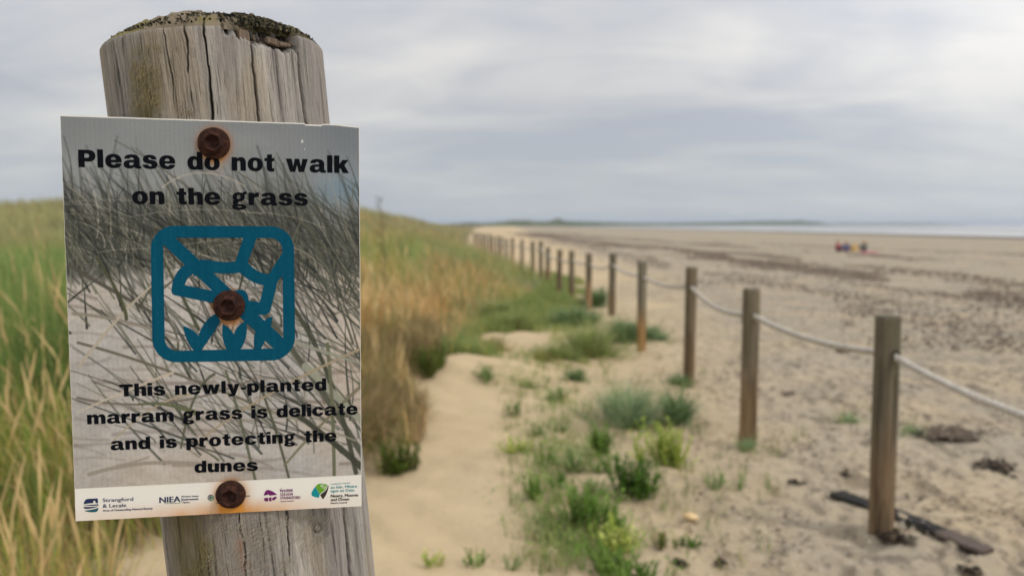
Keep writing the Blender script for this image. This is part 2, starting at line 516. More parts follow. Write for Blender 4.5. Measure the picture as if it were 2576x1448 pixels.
def build_post():
    root = empty('post'); root.matrix_world = PMAT
    tag(root, 'big weathered grey round timber post with mossy top carrying the printed sign', 'post')
    nf, nb = 760, 70
    phi = np.concatenate([np.linspace(-100, 100, nf, endpoint=False), np.linspace(100, 260, nb, endpoint=False)])
    phi = np.radians(phi)
    zz = np.concatenate([np.linspace(0, -0.50, 600, endpoint=False), np.linspace(-0.5, ZBOT, 60)])
    Z, P = np.meshgrid(zz, phi, indexing='ij')
    arc = P * POST_R
    r = POST_R * (1 + 0.010 * (fbm(np.cos(P) * 2 + 3, np.sin(P) * 2 + Z * 2, 2, 3) - 0.5))
    # long shallow ribs and furrows of the grain, wandering a little down the length
    wob = (fbm(Z * 7, P * 2.5, 61, 3) - .5) * 0.007
    g1 = fbm((arc + wob) * 340, Z * 6, 62, 4)
    g2 = fbm((arc + wob) * 900, Z * 14, 63, 3)
    r = r + (g1 - .5) * 0.0014 + (g2 - .5) * 0.0007
    fine = np.clip((0.33 - g1) / 0.10, 0, 1) * sstep(.4, .55, fbm(arc * 60, Z * 16, 60, 2))
    r = r - fine * 0.0012
    crack = np.zeros_like(r)
    for k, (pts, wmm, dmm) in enumerate(CRACKS):
        q = [on_post(*p) for p in pts]
        q.sort(key=lambda t: -t[1])
        pz = np.array([t[1] for t in q]); pp = np.array([t[0] for t in q])
        ztop, zbot = pz[0], pz[-1]
        if k in (0, 5, 7): zbot = ZBOT
        row = (zz <= ztop + 0.004) & (zz >= zbot)
        cen = np.interp(-zz, -pz, pp)
        slope = (pp[-1] - pp[0]) / (pz[-1] - pz[0])
        cen = np.where(zz < pz[-1], pp[-1] + slope * (zz - pz[-1]), cen)
        jit = (fbm(zz * 60, zz * 0 + k, 80 + k, 3) - .5) * 0.0028 + (np.floor(fbm(zz * 22, zz * 0, 90 + k, 2) * 6) / 6 - .5) * 0.0028
        cen = cen + jit / POST_R
        w = wmm * 1e-3 * 0.36 * (0.45 + 1.1 * fbm(zz * 35, zz * 0, 100 + k, 3))
        fade = sstep(zbot, zbot + 0.03, zz) * sstep(ztop + .004, ztop - 0.012, zz) if k not in (0, 3, 4, 5, 7) else sstep(zbot, zbot + 0.03, zz)
        gap = sstep(0.25, 0.36, fbm(zz * 28, zz * 0 + 5, 130 + k, 2)) if dmm < 8 else 1.0
        idx = np.where(row)[0]
        dd = (P[idx] - cen[idx, None]) * POST_R / np.maximum(w[idx, None], 2e-4)
        prof = np.exp(-np.abs(dd) ** 2.2) * (fade * gap * np.ones_like(zz))[idx, None]
        crack[idx] = np.maximum(crack[idx], prof)
        r[idx] -= prof * dmm * 1e-3
        # a slight lip beside the split
        r[idx] += 0.0006 * np.exp(-((np.abs(dd) - 2.6) / 1.2) ** 2) * fade[idx, None] if not isinstance(fade, float) else 0
    # hundreds of hair checks between the big splits
    for k in range(520):
        pc = random.uniform(-1.55, 1.55); zc = random.uniform(-.49, 0.0); ln = random.uniform(.006, .05); w_ = random.uniform(.00018, .00034); dp = random.uniform(.0003, .0010)
        ri = np.where((zz < zc) & (zz > zc - ln))[0]
        ci = np.where(np.abs(phi - pc) < .02)[0]
        if len(ri) < 2 or len(ci) < 2: continue
        cen = pc + (zc - zz[ri]) * random.gauss(0, .25) + (vnoise(zz[ri] * 200, zz[ri] * 0 + k, 150) - .5) * .006
        tt = (zc - zz[ri]) / ln
        prof = np.exp(-((phi[ci][None] - cen[:, None]) * POST_R / w_) ** 2) * np.sin(np.pi * tt)[:, None]
        sub = np.ix_(ri, ci)
        r[sub] -= prof * dp; crack[sub] = np.maximum(crack[sub], prof * .75)
    # knot below the sign
    kp, kz = on_post(*z7(1805, 226)); kr = 0.0031
    dk = np.hypot((P - kp) * POST_R, (Z - kz) * 0.88)
    ring = np.exp(-((dk - kr) / 0.0008) ** 2)
    r -= ring * 0.003; r += 0.0012 * np.exp(-(dk / 0.009) ** 2)
    # the rotten bite out of the rim, right of centre
    top_px = [(556, 70), (610, 90), (660, 108), (715, 122), (752, 120)]
    bite = np.zeros_like(r)
    bp = np.array([on_post(*p) for p in top_px])
    lo = np.interp(P, bp[:, 0], bp[:, 1], left=1, right=1) + (fbm(P * 30, Z * 60, 44, 3) - .5) * 0.008
    inb = (P > bp[0, 0]) & (P < bp[-1, 0])
    edge = sstep(-0.004, 0.004, Z - lo) * inb
    depth = 0.004 + 0.010 * fbm(np.floor(P * 34), np.floor(Z * 150), 45, 1)
    bite = edge * (depth + .003)
    r -= bite
    # worn, slightly rounded rim
    r -= 0.0009 * np.exp(Z / 0.0014)
    # vertex colour of the timber: silver-grey, tan, violet-grey streaks, algae, cracks darkened
    s1 = fbm((arc + wob) * 90, Z * 2.2, 64, 4)[..., None]; s2 = fbm((arc + wob) * 420, Z * 7, 65, 3)[..., None]
    base = lin((142, 138, 133)) * (1 - s1) + lin((198, 193, 186)) * s1
    base = base * (0.72 + 0.55 * s2)
    vio = sstep(0.5, 0.68, fbm(arc * 45 + 8, Z * 5, 66, 3))[..., None]
    base = base * (1 - 0.35 * vio) + lin((146, 136, 137)) * 0.35 * vio
    tan = sstep(0.52, 0.7, fbm(arc * 30 + 2, Z * 9, 67, 3))[..., None]
    base = base * (1 - 0.4 * tan) + lin((174, 158, 132)) * 0.4 * tan
    # green algae: a band under the rim on the left, and the lower left of the post
    pa, za = on_post(*z1(735, 640))
    alg = np.exp(-((P - pa - (Z - za) * 0.8) / 0.135) ** 2) * sstep(0.004, -0.05, Z) * sstep(-0.22, -0.12, Z)
    pb, _ = on_post(*z7(430, 420))
    alg2 = np.exp(-((P - pb) / 0.32) ** 2) * sstep(-0.28, -0.34, Z)
    al = np.clip((alg * 0.95 + alg2 * 0.85) * (0.45 + 0.9 * fbm(arc * 120, Z * 40, 68, 4)), 0, 0.92)[..., None]
    base = base * (1 - al) + lin((112, 104, 60)) * al
    base = base * (1 - 0.5 * fine[..., None])
    rust = np.exp(-((P - on_post(*z7(990, 300))[0]) / 0.05) ** 2) * sstep(-.3, -.34, Z) * sstep(0.45, .7, fbm(arc * 80, Z * 30, 69, 3))
    base = base * (1 - 0.6 * rust[..., None]) + lin((170, 105, 50)) * 0.6 * rust[..., None]
    base = base * (1 - 0.72 * crack[..., None]) + lin((40, 38, 32)) * 0.72 * crack[..., None]
    base = base * (1 - 0.5 * ring[..., None]) + lin((60, 50, 42)) * 0.5 * ring[..., None]
    rot = (edge * (0.8 + .2 * fbm(P * 40, Z * 120, 46, 3)))[..., None]
    base = base * (1 - rot) + lin((40, 36, 29)) * rot
    M = Mat('weathered_timber', 0.9, 0.15)
    M.color(M.mix(0.45, M.attr(), M.ramp(M.noise(800, 4, 0.75, (1, 1, 0.06)), (0.3, (0.05, 0.045, 0.04)), (0.7, (0.6, 0.56, 0.5))), 'OVERLAY'))
    gr = M.N.new('ShaderNodeMath'); gr.operation = 'ADD'; M.L.new(M.noise(1100, 4, 0.75, (1, 1, 0.07)), gr.inputs[0]); M.L.new(M.noise(420, 4, 0.7, (1, 1, 0.5)), gr.inputs[1])
    M.bump(gr.outputs[0], 0.8, 0.0016)
    V = np.stack([r * np.sin(P), -r * np.cos(P), Z], -1)
    mesh_np('shaft', V, grid_faces(len(zz), len(phi), True)[:, ::-1], M.m, base.reshape(-1, 3), parent=root)
    rim_r = r[0]

    # ---- the domed, rotting end grain
    nr = 110
    ph2 = phi
    t = np.linspace(1, 0, nr)
    T, P2 = np.meshgrid(t, ph2, indexing='ij')
    rr = T * rim_r[None, :]
    x = rr * np.sin(P2); y = -rr * np.cos(P2)
    u = T
    hgt = 0.0275 * (1 - u ** 1.9) ** 0.9
    hgt = hgt + 0.004 * np.exp(-((x + 0.035) / 0.02) ** 2 - (y / 0.05) ** 2) * (1 - u)
    amp = sstep(1.0, 0.9, u)
    # square checking of old end grain: little blocks standing at different heights
    cx_, cy_ = x / 0.0042, y / 0.0042
    ox = (vnoise(cx_ * .4, cy_ * .4, 51) - .5) * 1.4
    cell = _h(np.floor(cx_ + ox), np.floor(cy_ - ox), 52)
    frac = np.minimum(np.abs((cx_ + ox) % 1 - .5), np.abs((cy_ - ox) % 1 - .5))
    gapm = sstep(0.44, 0.5, np.maximum(np.abs((cx_ + ox) % 1 - .5), np.abs((cy_ - ox) % 1 - .5)))
    blk = sstep(0.3, 0.6, fbm(x * 22 + 4, y * 22, 53, 3) + 0.35 * (x / POST_R) - 0.05)
    hgt = hgt + amp * (blk * (cell - .5) * 0.0055 - gapm * blk * 0.002 + (fbm(x * 200, y * 200, 54, 5) - .5) * 0.0062)
    hgt = hgt + amp * (fbm(x * 40, y * 40, 55, 3) - .5) * 0.007
    tanf = fbm(x * 60, y * 60, 56, 4)[..., None]
    c = lin((92, 82, 68)) * (1 - tanf) + lin((148, 134, 113)) * tanf
    grn = sstep(0.42, 0.6, fbm(x * 28 + 9, y * 28, 57, 3) - 0.25 * (x / POST_R))[..., None]
    c = c * (1 - .7 * grn) + lin((120, 112, 66)) * .7 * grn
    dk = np.clip(blk * (0.35 + 0.65 * (1 - cell)), 0, 1)[..., None]
    c = c * (1 - .9 * dk) + lin((50, 50, 40)) * .9 * dk
    M2 = Mat('end_grain', 0.95, 0.1); M2.color(M2.attr()); M2.bump(M2.noise(700, 4, 0.7), 0.6, 0.002)
    mesh_np('weathered_top', np.stack([x, y, hgt], -1), grid_faces(nr, len(ph2), True)[:, ::-1], M2.m, c.reshape(-1, 3), parent=root)

    # ---- crusty moss and lichen blocks standing on the dome
    V, Fc, Cc = [], [], []
    pal = [(38, 39, 33), (56, 55, 44), (74, 70, 55), (30, 31, 28), (104, 95, 74), (86, 78, 62)]
    n = 0
    while n < 5200:
        a = random.uniform(0, 2 * math.pi); q = math.sqrt(random.random()) * 0.95
        xx, yy = q * POST_R * math.sin(a), -q * POST_R * math.cos(a)
        dens = float(fbm(xx * 22 + 4, yy * 22, 53, 3)) + 0.35 * xx / POST_R - 0.05
        back = yy > 0.01
        if random.random() > (1.0 if dens > 0.5 else 0.4 if back else 0.12): continue
        n += 1
        zb = 0.0275 * (1 - q ** 1.9) ** 0.9 - 0.0012
        sx, sy, sz = random.uniform(.0003, .0011), random.uniform(.0003, .0011), random.uniform(.0010, .0036) * (1 if dens > .5 else .7)
        rz = random.uniform(-.4, .4) + (0 if random.random() < .8 else 1); tl = random.uniform(-.3, .3); tl2 = random.uniform(-.3, .3)
        k = len(V); col = lin(random.choice(pal)) * random.uniform(.7, 1.3)
        for dz in (0, 1):
            for dx, dy in ((-1, -1), (1, -1), (1, 1), (-1, 1)):
                px_, py_ = dx * sx * random.uniform(.6, 1.1), dy * sy * random.uniform(.6, 1.1)
                V.append((xx + px_ * math.cos(rz) - py_ * math.sin(rz) + dz * sz * tl, yy + px_ * math.sin(rz) + py_ * math.cos(rz) + dz * sz * tl2, zb + dz * sz * random.uniform(.75, 1.1)))
                Cc.append(col)
        Fc += [(k + 4, k + 5, k + 6, k + 7), (k, k + 1, k + 5, k + 4), (k + 1, k + 2, k + 6, k + 5), (k + 2, k + 3, k + 7, k + 6), (k + 3, k, k + 4, k + 7)]
    M3 = Mat('moss_crust', 0.95, 0.1); M3.color(M3.attr()); M3.bump(M3.noise(900, 3), 0.5, 0.001)
    tag(mesh_np('moss', V, np.array(Fc), M3.m, Cc, smooth=False, parent=root), kind='stuff')

    # ---- splinters of brown heartwood left in the rotten bite
    M4 = Mat('brown_splinter', 0.85, 0.15); M4.color(M4.mix(0.5, M4.attr(), M4.ramp(M4.noise(500, 3, .6, (1, 1, .1)), (.3, (.04, .03, .02)), (.7, (.3, .24, .18)))))
    for (pxa, pya, pxb, pyb, deep) in ((597, 68, 631, 106, .0008), (634, 76, 668, 98, .009), (672, 92, 706, 117, .001), (704, 98, 738, 121, .0018), (640, 96, 668, 110, .008), (741, 94, 752, 114, .006)):
        a0, z0 = on_post(pxa, pya); a1, zb = on_post(pxb, pyb)
        bm = bmesh.new(); vs = []
        for j in range(2):
            for (aa, zz_) in ((a0, z0), (a1, z0 - .0015), (a1, zb), (a0, zb + .001)):
                rad = POST_R - deep + (0.0 if j == 0 else -0.018)
                zq = min(zz_, 0.004)
                vs.append(bm.verts.new((rad * math.sin(aa), -rad * math.cos(aa), zq + random.uniform(-.0012, .0012))))
        for f in ((0, 3, 2, 1), (4, 5, 6, 7), (0, 1, 5, 4), (1, 2, 6, 5), (2, 3, 7, 6), (3, 0, 4, 7)): bm.faces.new([vs[i] for i in f])
        bmesh.ops.bevel(bm, geom=bm.edges[:], offset=.0008, segments=2, affect='EDGES')
        me = bpy.data.meshes.new('wood_splinter'); bm.to_mesh(me); bm.free()
        ca = me.color_attributes.new('tint', 'FLOAT_COLOR', 'POINT'); cc = lin((88, 72, 60)) * random.uniform(.8, 1.2)
        ca.data.foreach_set('color', np.tile(np.array([*cc, 1], np.float32), len(me.vertices)))
        me.materials.append(M4.m); ob = bpy.data.objects.new('wood_splinter', me); COL.objects.link(ob); ob.parent = root

    # ---- raised wood fibres, bleached and combed by the weather
    V, Fc, Cc = [], [], []
    def fuzz(cnt, xr, yr, conv, ang, reg, L, cols):
        for _ in range(cnt):
            px_, py_ = random.uniform(*xr), random.uniform(*yr)
            if fbm(px_ / 210.0, py_ / 120.0, reg, 3) < 0.34 + 0.3 * random.random(): continue
            a, z = on_post(*conv(px_, py_))
            d = R(ang + random.gauss(0, 13)); ln = L * random.uniform(.5, 1.5); bend = random.uniform(-.5, .5)
            k = len(V); wd = random.uniform(.00008, .00018); col = lin(random.choice(cols)) * random.uniform(.8, 1.15)
            lift = random.uniform(.0004, .0014)
            for j in range(5):
                t_ = j / 4; dd = d + bend * (t_ - .5)
                aa = a + math.cos(dd) * ln * t_ / POST_R; zz_ = z + math.sin(dd) * ln * t_
                rad = POST_R + 0.0006 + lift * math.sin(t_ * math.pi * .75)
                w_ = wd * (1 - .6 * t_)
                for sgn in (-1, 1):
                    a2 = aa - sgn * math.sin(dd) * w_ / POST_R; z2 = zz_ + sgn * math.cos(dd) * w_
                    V.append((rad * math.sin(a2), -rad * math.cos(a2), z2)); Cc.append(col)
                if j: Fc.append((k + 2 * j - 2, k + 2 * j - 1, k + 2 * j + 1, k + 2 * j))
    light = [(166, 156, 139), (150, 141, 126), (186, 177, 160)]
    fuzz(2300, (600, 1900), (110, 741), z7, 38, 140, .0046, light)
    fuzz(500, (300, 700), (350, 741), z7, 70, 141, .004, [(160, 150, 110), (150, 140, 100)])
    fuzz(1500, (620, 870), (380, 930), z1, 62, 142, .0030, [(168, 154, 118), (150, 138, 98)])
    fuzz(300, (980, 1130), (830, 950), z1, 55, 143, .0032, [(168, 156, 138), (150, 140, 124)])
    M5 = Mat('wood_fibre', 0.8, 0.2); M5.color(M5.attr())
    tag(mesh_np('fibre_fuzz', V, np.array(Fc), M5.m, Cc, parent=root), kind='stuff')


build_post()

# ------------------------------------------------------------------ lettering drawn as outlines
GLYPH = {  # x-height = 1; each glyph: (advance width, [ (outline, [holes]) ... ])
    'l': (.41, [('M0 0L.41 0L.41 1.33L0 1.33', [])]),
    'i': (.41, [('M0 0L.41 0L.41 1L0 1', []), ('M0 1.10L.41 1.10L.41 1.35L0 1.35', [])]),
    'P': (1.2, [('M0 0L.43 0L.43 .42L.66 .42C1.02 .42 1.2 .57 1.2 .84C1.2 1.12 1.02 1.27 .66 1.27L0 1.27', ['M.43 .69L.43 1L.60 1C.72 1 .77 .94 .77 .845C.77 .75 .72 .69 .60 .69'])]),
    'T': (1.2, [('M.39 0L.81 0L.81 .97L1.2 .97L1.2 1.27L0 1.27L0 .97L.39 .97', [])]),
    'e': (1.16, [('M.41 .41L1.155 .41C1.165 .44 1.165 .47 1.165 .5C1.165 .83 .95 1.02 .59 1.02C.23 1.02 0 .83 0 .5C0 .17 .22 -.02 .6 -.02C.92 -.02 1.12 .11 1.15 .33L.75 .33C.73 .26 .68 .22 .6 .22C.47 .22 .41 .29 .41 .41', ['M.41 .585C.425 .74 .48 .79 .585 .79C.69 .79 .745 .74 .755 .585'])]),
    'a': (1.22, [('M.76 .10C.66 .02 .54 -.02 .38 -.02C.14 -.02 0 .1 0 .28C0 .5 .17 .6 .48 .61L.73 .62L.73 .66C.73 .76 .68 .80 .58 .80C.49 .80 .45 .77 .44 .70L.05 .70C.07 .92 .26 1.02 .6 1.02C.96 1.02 1.13 .9 1.13 .62L1.13 .26C1.13 .20 1.16 .17 1.22 .17L1.25 .17L1.25 0C1.19 -.015 1.13 -.02 1.06 -.02C.9 -.02 .8 .02 .76 .10', ['M.73 .44L.56 .44C.46 .44 .40 .39 .40 .32C.40 .25 .45 .21 .53 .21C.65 .21 .73 .28 .73 .37'])]),
    's': (1.06, [('M0 .29L.40 .29C.41 .21 .46 .18 .55 .18C.62 .18 .66 .21 .66 .26C.66 .31 .62 .34 .50 .36L.37 .38C.13 .42 .03 .52 .03 .69C.03 .90 .22 1.02 .52 1.02C.84 1.02 1.0 .90 1.01 .69L.64 .69C.63 .78 .59 .81 .52 .81C.46 .81 .42 .79 .42 .74C.42 .69 .46 .67 .56 .65L.70 .63C.95 .59 1.06 .50 1.06 .31C1.06 .09 .88 -.02 .55 -.02C.2 -.02 .01 .08 0 .29', [])]),
    'o': (1.13, [('E.565 .5 .565 .52 2.25', ['E.565 .5 .16 .285 2.6'])]),
    'd': (1.11, [('M.70 0L1.11 0L1.11 1.33L.70 1.33', []), ('E.46 .49 .46 .51 2.2', ['E.545 .495 .145 .265 2.5'])]),
    'p': (1.11, [('M0 -.33L.41 -.33L.41 1L0 1', []), ('E.65 .51 .46 .51 2.2', ['E.565 .505 .145 .265 2.5'])]),
    'n': (1.06, [('M0 0L.41 0L.41 1L0 1', []), ('M.30 .72C.40 .93 .54 1.02 .70 1.02C.94 1.02 1.06 .88 1.06 .62L1.06 0L.65 0L.65 .56C.65 .68 .61 .74 .54 .74C.45 .74 .40 .67 .40 .56L.30 .56', [])]),
    'h': (1.06, [('M0 0L.41 0L.41 1.33L0 1.33', []), ('M.30 .72C.40 .93 .54 1.02 .70 1.02C.94 1.02 1.06 .88 1.06 .62L1.06 0L.65 0L.65 .56C.65 .68 .61 .74 .54 .74C.45 .74 .40 .67 .40 .56L.30 .56', [])]),
    'm': (1.70, [('M0 0L.41 0L.41 1L0 1', []), ('M.30 .72C.40 .93 .53 1.02 .68 1.02C.92 1.02 1.05 .88 1.05 .62L1.05 0L.645 0L.645 .58C.645 .69 .60 .74 .53 .74C.45 .74 .40 .67 .40 .56L.30 .56', []),
                 ('M.94 .72C1.04 .93 1.17 1.02 1.33 1.02C1.57 1.02 1.70 .88 1.70 .62L1.70 0L1.295 0L1.295 .58C1.295 .69 1.25 .74 1.18 .74C1.10 .74 1.04 .67 1.04 .56L.94 .56', [])]),
    'u': (1.06, [('M1.06 1L.65 1L.65 0L1.06 0', []), ('M.76 .28C.66 .07 .52 -.02 .36 -.02C.12 -.02 0 .12 0 .38L0 1L.41 1L.41 .44C.41 .32 .45 .26 .52 .26C.61 .26 .66 .33 .66 .44L.76 .44', [])]),
    'r': (.80, [('M0 0L.41 0L.41 1L0 1', []), ('M.30 .66C.38 .92 .52 1.02 .72 1.02L.80 1.01L.80 .67L.70 .67C.50 .67 .40 .60 .40 .44L.30 .44', [])]),
    't': (.74, [('M0 .77L.17 .77L.17 .30C.17 .08 .28 -.02 .5 -.02C.6 -.02 .68 -.01 .74 .01L.74 .235L.66 .235C.59 .235 .575 .26 .575 .32L.575 .77L.74 .77L.74 1L.575 1L.575 1.28L.22 1.28L.19 1L0 1', [])]),
    'w': (1.68, [('M0 1L.43 1L.56 .42L.68 1L1.02 1L1.14 .42L1.27 1L1.68 1L1.37 0L.97 0L.84 .55L.71 0L.31 0', [])]),
    'k': (1.14, [('M0 0L.41 0L.41 1.33L0 1.33', []), ('M.35 .30L.35 .60L.66 1L1.12 1L.80 .60L1.15 0L.67 0L.51 .34', [])]),
    'y': (1.16, [('M0 1L.45 1L.60 .40L.74 1L1.16 1L.80 -.06C.73 -.26 .63 -.33 .42 -.33L.12 -.33L.12 -.09L.29 -.09C.37 -.09 .41 -.06 .39 0', [])]),
    'c': (1.10, [('M1.10 .35L.72 .35C.70 .26 .66 .22 .58 .22C.46 .22 .42 .32 .42 .5C.42 .68 .46 .78 .58 .78C.66 .78 .70 .74 .71 .65L1.09 .65C1.05 .9 .88 1.02 .57 1.02C.22 1.02 0 .83 0 .5C0 .17 .22 -.02 .58 -.02C.9 -.02 1.08 .11 1.10 .35', [])]),
    'g': (1.10, [('E.50 .65 .46 .37 2.2', ['E.50 .655 .13 .165 2.4']), ('M.70 .86C.76 .99 .86 1.10 1.10 1.09L1.10 .87C1.00 .87 .96 .84 .90 .76', []),
                 ('M.20 .42C.02 .34 -.02 .14 .14 .05L.40 .04L.52 .32L.36 .35', []),
                 ('M.12 .07C.30 .02 .50 .07 .66 .07C.92 .07 1.06 -.02 1.06 -.16C1.06 -.30 .88 -.385 .53 -.385C.16 -.385 0 -.31 0 -.18C0 -.06 .06 .03 .12 .07', ['M.36 -.10C.34 -.17 .40 -.20 .53 -.20C.66 -.20 .71 -.17 .70 -.13C.68 -.09 .60 -.09 .36 -.10'])]),
    '-': (.46, [('M0 .36L.46 .36L.46 .61L0 .61', [])]),
}


def contour(s):
    import re
    if s[0] == 'E':
        cx, cy, rx, ry, n = map(float, s[1:].split())
        t = np.linspace(0, 2 * np.pi, 56, endpoint=False); c, q = np.cos(t), np.sin(t)
        return [(cx + rx * math.copysign(abs(a) ** (2 / n), a), cy + ry * math.copysign(abs(b) ** (2 / n), b)) for a, b in zip(c, q)]
    pts = []
    for cmd, arg in re.findall(r'([MLC])([^MLC]*)', s):
        v = list(map(float, arg.split()))
        if cmd in 'ML': pts.append((v[0], v[1]))
        else:
            p0 = pts[-1]
            for i in range(1, 11):
                t = i / 10; u = 1 - t
                pts.append(tuple(u ** 3 * p0[k] + 3 * u * u * t * v[k] + 3 * u * t * t * v[2 + k] + t ** 3 * v[4 + k] for k in (0, 1)))
    if len(pts) > 2 and math.dist(pts[0], pts[-1]) < 1e-6: pts.pop()
    return pts


class Flat:
    """collects flat filled shapes lying on the sheet (x right, y down, metres) at stepped heights"""
    def __init__(s, z): s.v, s.f, s.z, s.n = [], [], z, 0

    def add(s, outer, holes=(), dz=0.0):
        polys = [[Vector((x, -y, 0)) for x, y in outer]] + [[Vector((x, -y, 0)) for x, y in h] for h in holes]
        k = len(s.v); z = s.z + dz
        for p in polys: s.v += [(q.x, q.y, z) for q in p]
        for t in tessellate_polygon(polys):
            a, b, c = (s.v[k + i] for i in t)
            ar = (b[0] - a[0]) * (c[1] - a[1]) - (b[1] - a[1]) * (c[0] - a[0])
            if abs(ar) < 1e-14: continue
            s.f.append((k + t[0], k + t[1], k + t[2]) if ar > 0 else (k + t[0], k + t[2], k + t[1]))

    def build(s, name, mat, parent): return mesh_np(name, s.v, np.array(s.f), mat, smooth=False, parent=parent)


def set_line(fl, text, left, right, xh, space=.62):
    """left/right: frame pixels of the baseline's ends; xh: x-height in metres"""
    a = np.array(on_sign(*left)); b = np.array(on_sign(*right))
    d = b - a; Ln = np.linalg.norm(d); d /= Ln; nrm = np.array([-d[1], d[0]])     # nrm points down
    wid = sum(space if ch == ' ' else GLYPH[ch][0] for ch in text)
    gaps = len(text) - 1
    tr = 0.135
    sx = Ln / (wid + tr * gaps)
    x = 0.0
    for i, ch in enumerate(text):
        if ch == ' ': x += space + tr; continue
        w, pieces = GLYPH[ch]
        for j, (o, hs) in enumerate(pieces):
            f = lambda P: [tuple(a + d * (x + px) * sx - nrm * py * xh) for px, py in P]
            fl.add(f(contour(o)), [f(contour(h)) for h in hs], dz=j * 0.00003 + (i % 2) * 0.00001)
        x += w + tr


def nat(x, y): return x * 2575 / 3840, y * 2575 / 3840

# ------------------------------------------------------------------ the sign
def rasterise_photo(w, h):
    """the picture printed on the sheet: pale sky, dark marram, sand crossed by single blades (sRGB 0-255 floats)"""
    g = np.random.default_rng(5)
    X, Y = np.meshgrid((np.arange(w) + .5) / w, (np.arange(h) + .5) / h)       # Y: 0 top .. 1 foot of the photo
    A = h / w
    n1 = fbm(X * 3, Y * 4, 301, 4); n2 = fbm(X * 90, Y * 130, 302, 3); n3 = fbm(X * 14, Y * 22, 303, 4)
    sky = np.array([134, 138, 139.]) + (n1[..., None] - .5) * 22 + np.array([-8, -6, -2]) * sstep(.6, 1, X)[..., None] + 14 * sstep(0.04, .2, Y)[..., None] * np.array([1, 1, .97])
    blue = np.exp(-((X - .95) / .10) ** 2 - ((Y - .178) / .035) ** 2) + .35 * np.exp(-((X - .88) / .09) ** 2 - ((Y - .215) / .03) ** 2)
    sky = sky * (1 - .6 * blue[..., None]) + np.array([116, 148, 170.]) * .6 * blue[..., None]
    sky = sky + 8 * np.exp(-((X - .62) / .12) ** 2 - ((Y - .05) / .03) ** 2)[..., None]
    mass = np.array([96, 97, 90.]) + (n3[..., None] - .5) * 46 + (n2[..., None] - .5) * 18
    hb = .20 - .05 * (X - .05) + .018 * (fbm(X * 6, Y * 0, 305, 3) - .5) * 2 + 0.02 * np.sin(X * 5) + .075 * sstep(.74, .92, X)
    m = (sstep(-.085, .13, Y - hb) * .92)[..., None]
    img = sky * (1 - m) + mass * m
    
    sand = np.array([178, 173, 167.]) + (fbm(X * 5, Y * 7, 306, 4)[..., None] - .5) * 34 + (n2[..., None] - .5) * 20 + np.array([4, 0, -4]) * (n1[..., None] - .4) * 6
    sb = .398 + .035 * np.sin(X * 6 + 1.2) * .6 + .025 * (fbm(X * 9, Y * 0 + 2, 307, 3) - .5) - .02 * np.exp(-((X - .42) / .12) ** 2)
    k = sstep(-.012, .02, Y - sb)[..., None]
    img = img * (1 - k) + sand * k
    lum = (fbm(X * 26, Y * 60, 308, 4) - .5)[..., None] * 22 * k
    img = img + lum

    def stroke(p0, p1, p2, w0, w1, col, alpha=1.0, soft=.8):
        t = np.linspace(0, 1, 15)[:, None]
        P = (1 - t) ** 2 * np.array(p0) + 2 * t * (1 - t) * np.array(p1) + t * t * np.array(p2)
        P = P * np.array([w, w])                     # both axes in widths
        W = (w0 + (w1 - w0) * t[:, 0]) * w
        pad = max(w0, w1) * w + 3 * soft + 2
        x0, x1 = int(max(0, P[:, 0].min() - pad)), int(min(w, P[:, 0].max() + pad + 1))
        y0, y1 = int(max(0, P[:, 1].min() - pad)), int(min(h, P[:, 1].max() + pad + 1))
        if x1 <= x0 or y1 <= y0: return
        best = np.full((y1 - y0, x1 - x0), -9.)
        for i in range(14):
            a, b = P[i], P[i + 1]
            q = pad + 1
            u0, u1 = int(max(x0, min(a[0], b[0]) - q)), int(min(x1, max(a[0], b[0]) + q + 1))
            v0, v1 = int(max(y0, min(a[1], b[1]) - q)), int(min(y1, max(a[1], b[1]) + q + 1))
            if u1 <= u0 or v1 <= v0: continue
            gx, gy = np.meshgrid(np.arange(u0, u1) + .5, np.arange(v0, v1) + .5)
            d = b - a; L2 = d @ d + 1e-9
            s = np.clip(((gx - a[0]) * d[0] + (gy - a[1]) * d[1]) / L2, 0, 1)
            dist = np.hypot(gx - a[0] - s * d[0], gy - a[1] - s * d[1])
            val = (W[i] + (W[i + 1] - W[i]) * s) * .5 - dist
            sub = best[v0 - y0:v1 - y0, u0 - x0:u1 - x0]; np.maximum(sub, val, out=sub)
        c = np.clip(best / (2 * soft) + .5, 0, 1) * alpha
        reg = img[y0:y1, x0:x1]
        reg[:] = reg * (1 - c[..., None]) + np.asarray(col, float) * c[..., None]
    dark = [(54, 57, 52), (44, 47, 44), (64, 67, 60), (76, 79, 72), (38, 41, 40), (86, 88, 81)]
    pale = [(146, 142, 130), (160, 153, 138), (134, 129, 116), (172, 165, 150)]
    green = [(92, 93, 78), (104, 105, 90), (80, 82, 68), (116, 116, 102)]
    pk = lambda L: np.array(L[g.integers(len(L))], float) * g.uniform(.9, 1.12)
    # far blurred seed heads and blades rising into the sky
    for _ in range(420):
        x = g.uniform(-.1, 1.15); y = g.uniform(.26, .46) * A; L = g.uniform(.12, .30); a = g.normal(-.42, .28)
        tx, ty = x + L * math.sin(a), y - L * math.cos(a)
        if tx > .8 and ty < .25 * A and g.random() < .7: continue
        stroke((x, y), ((x + tx) / 2 + g.uniform(-.03, .05), (y + ty) / 2), (tx, ty), g.uniform(.004, .009), .0015, pk(dark if g.random() < .72 else pale), g.uniform(.3, .75), g.uniform(1.0, 2.4))
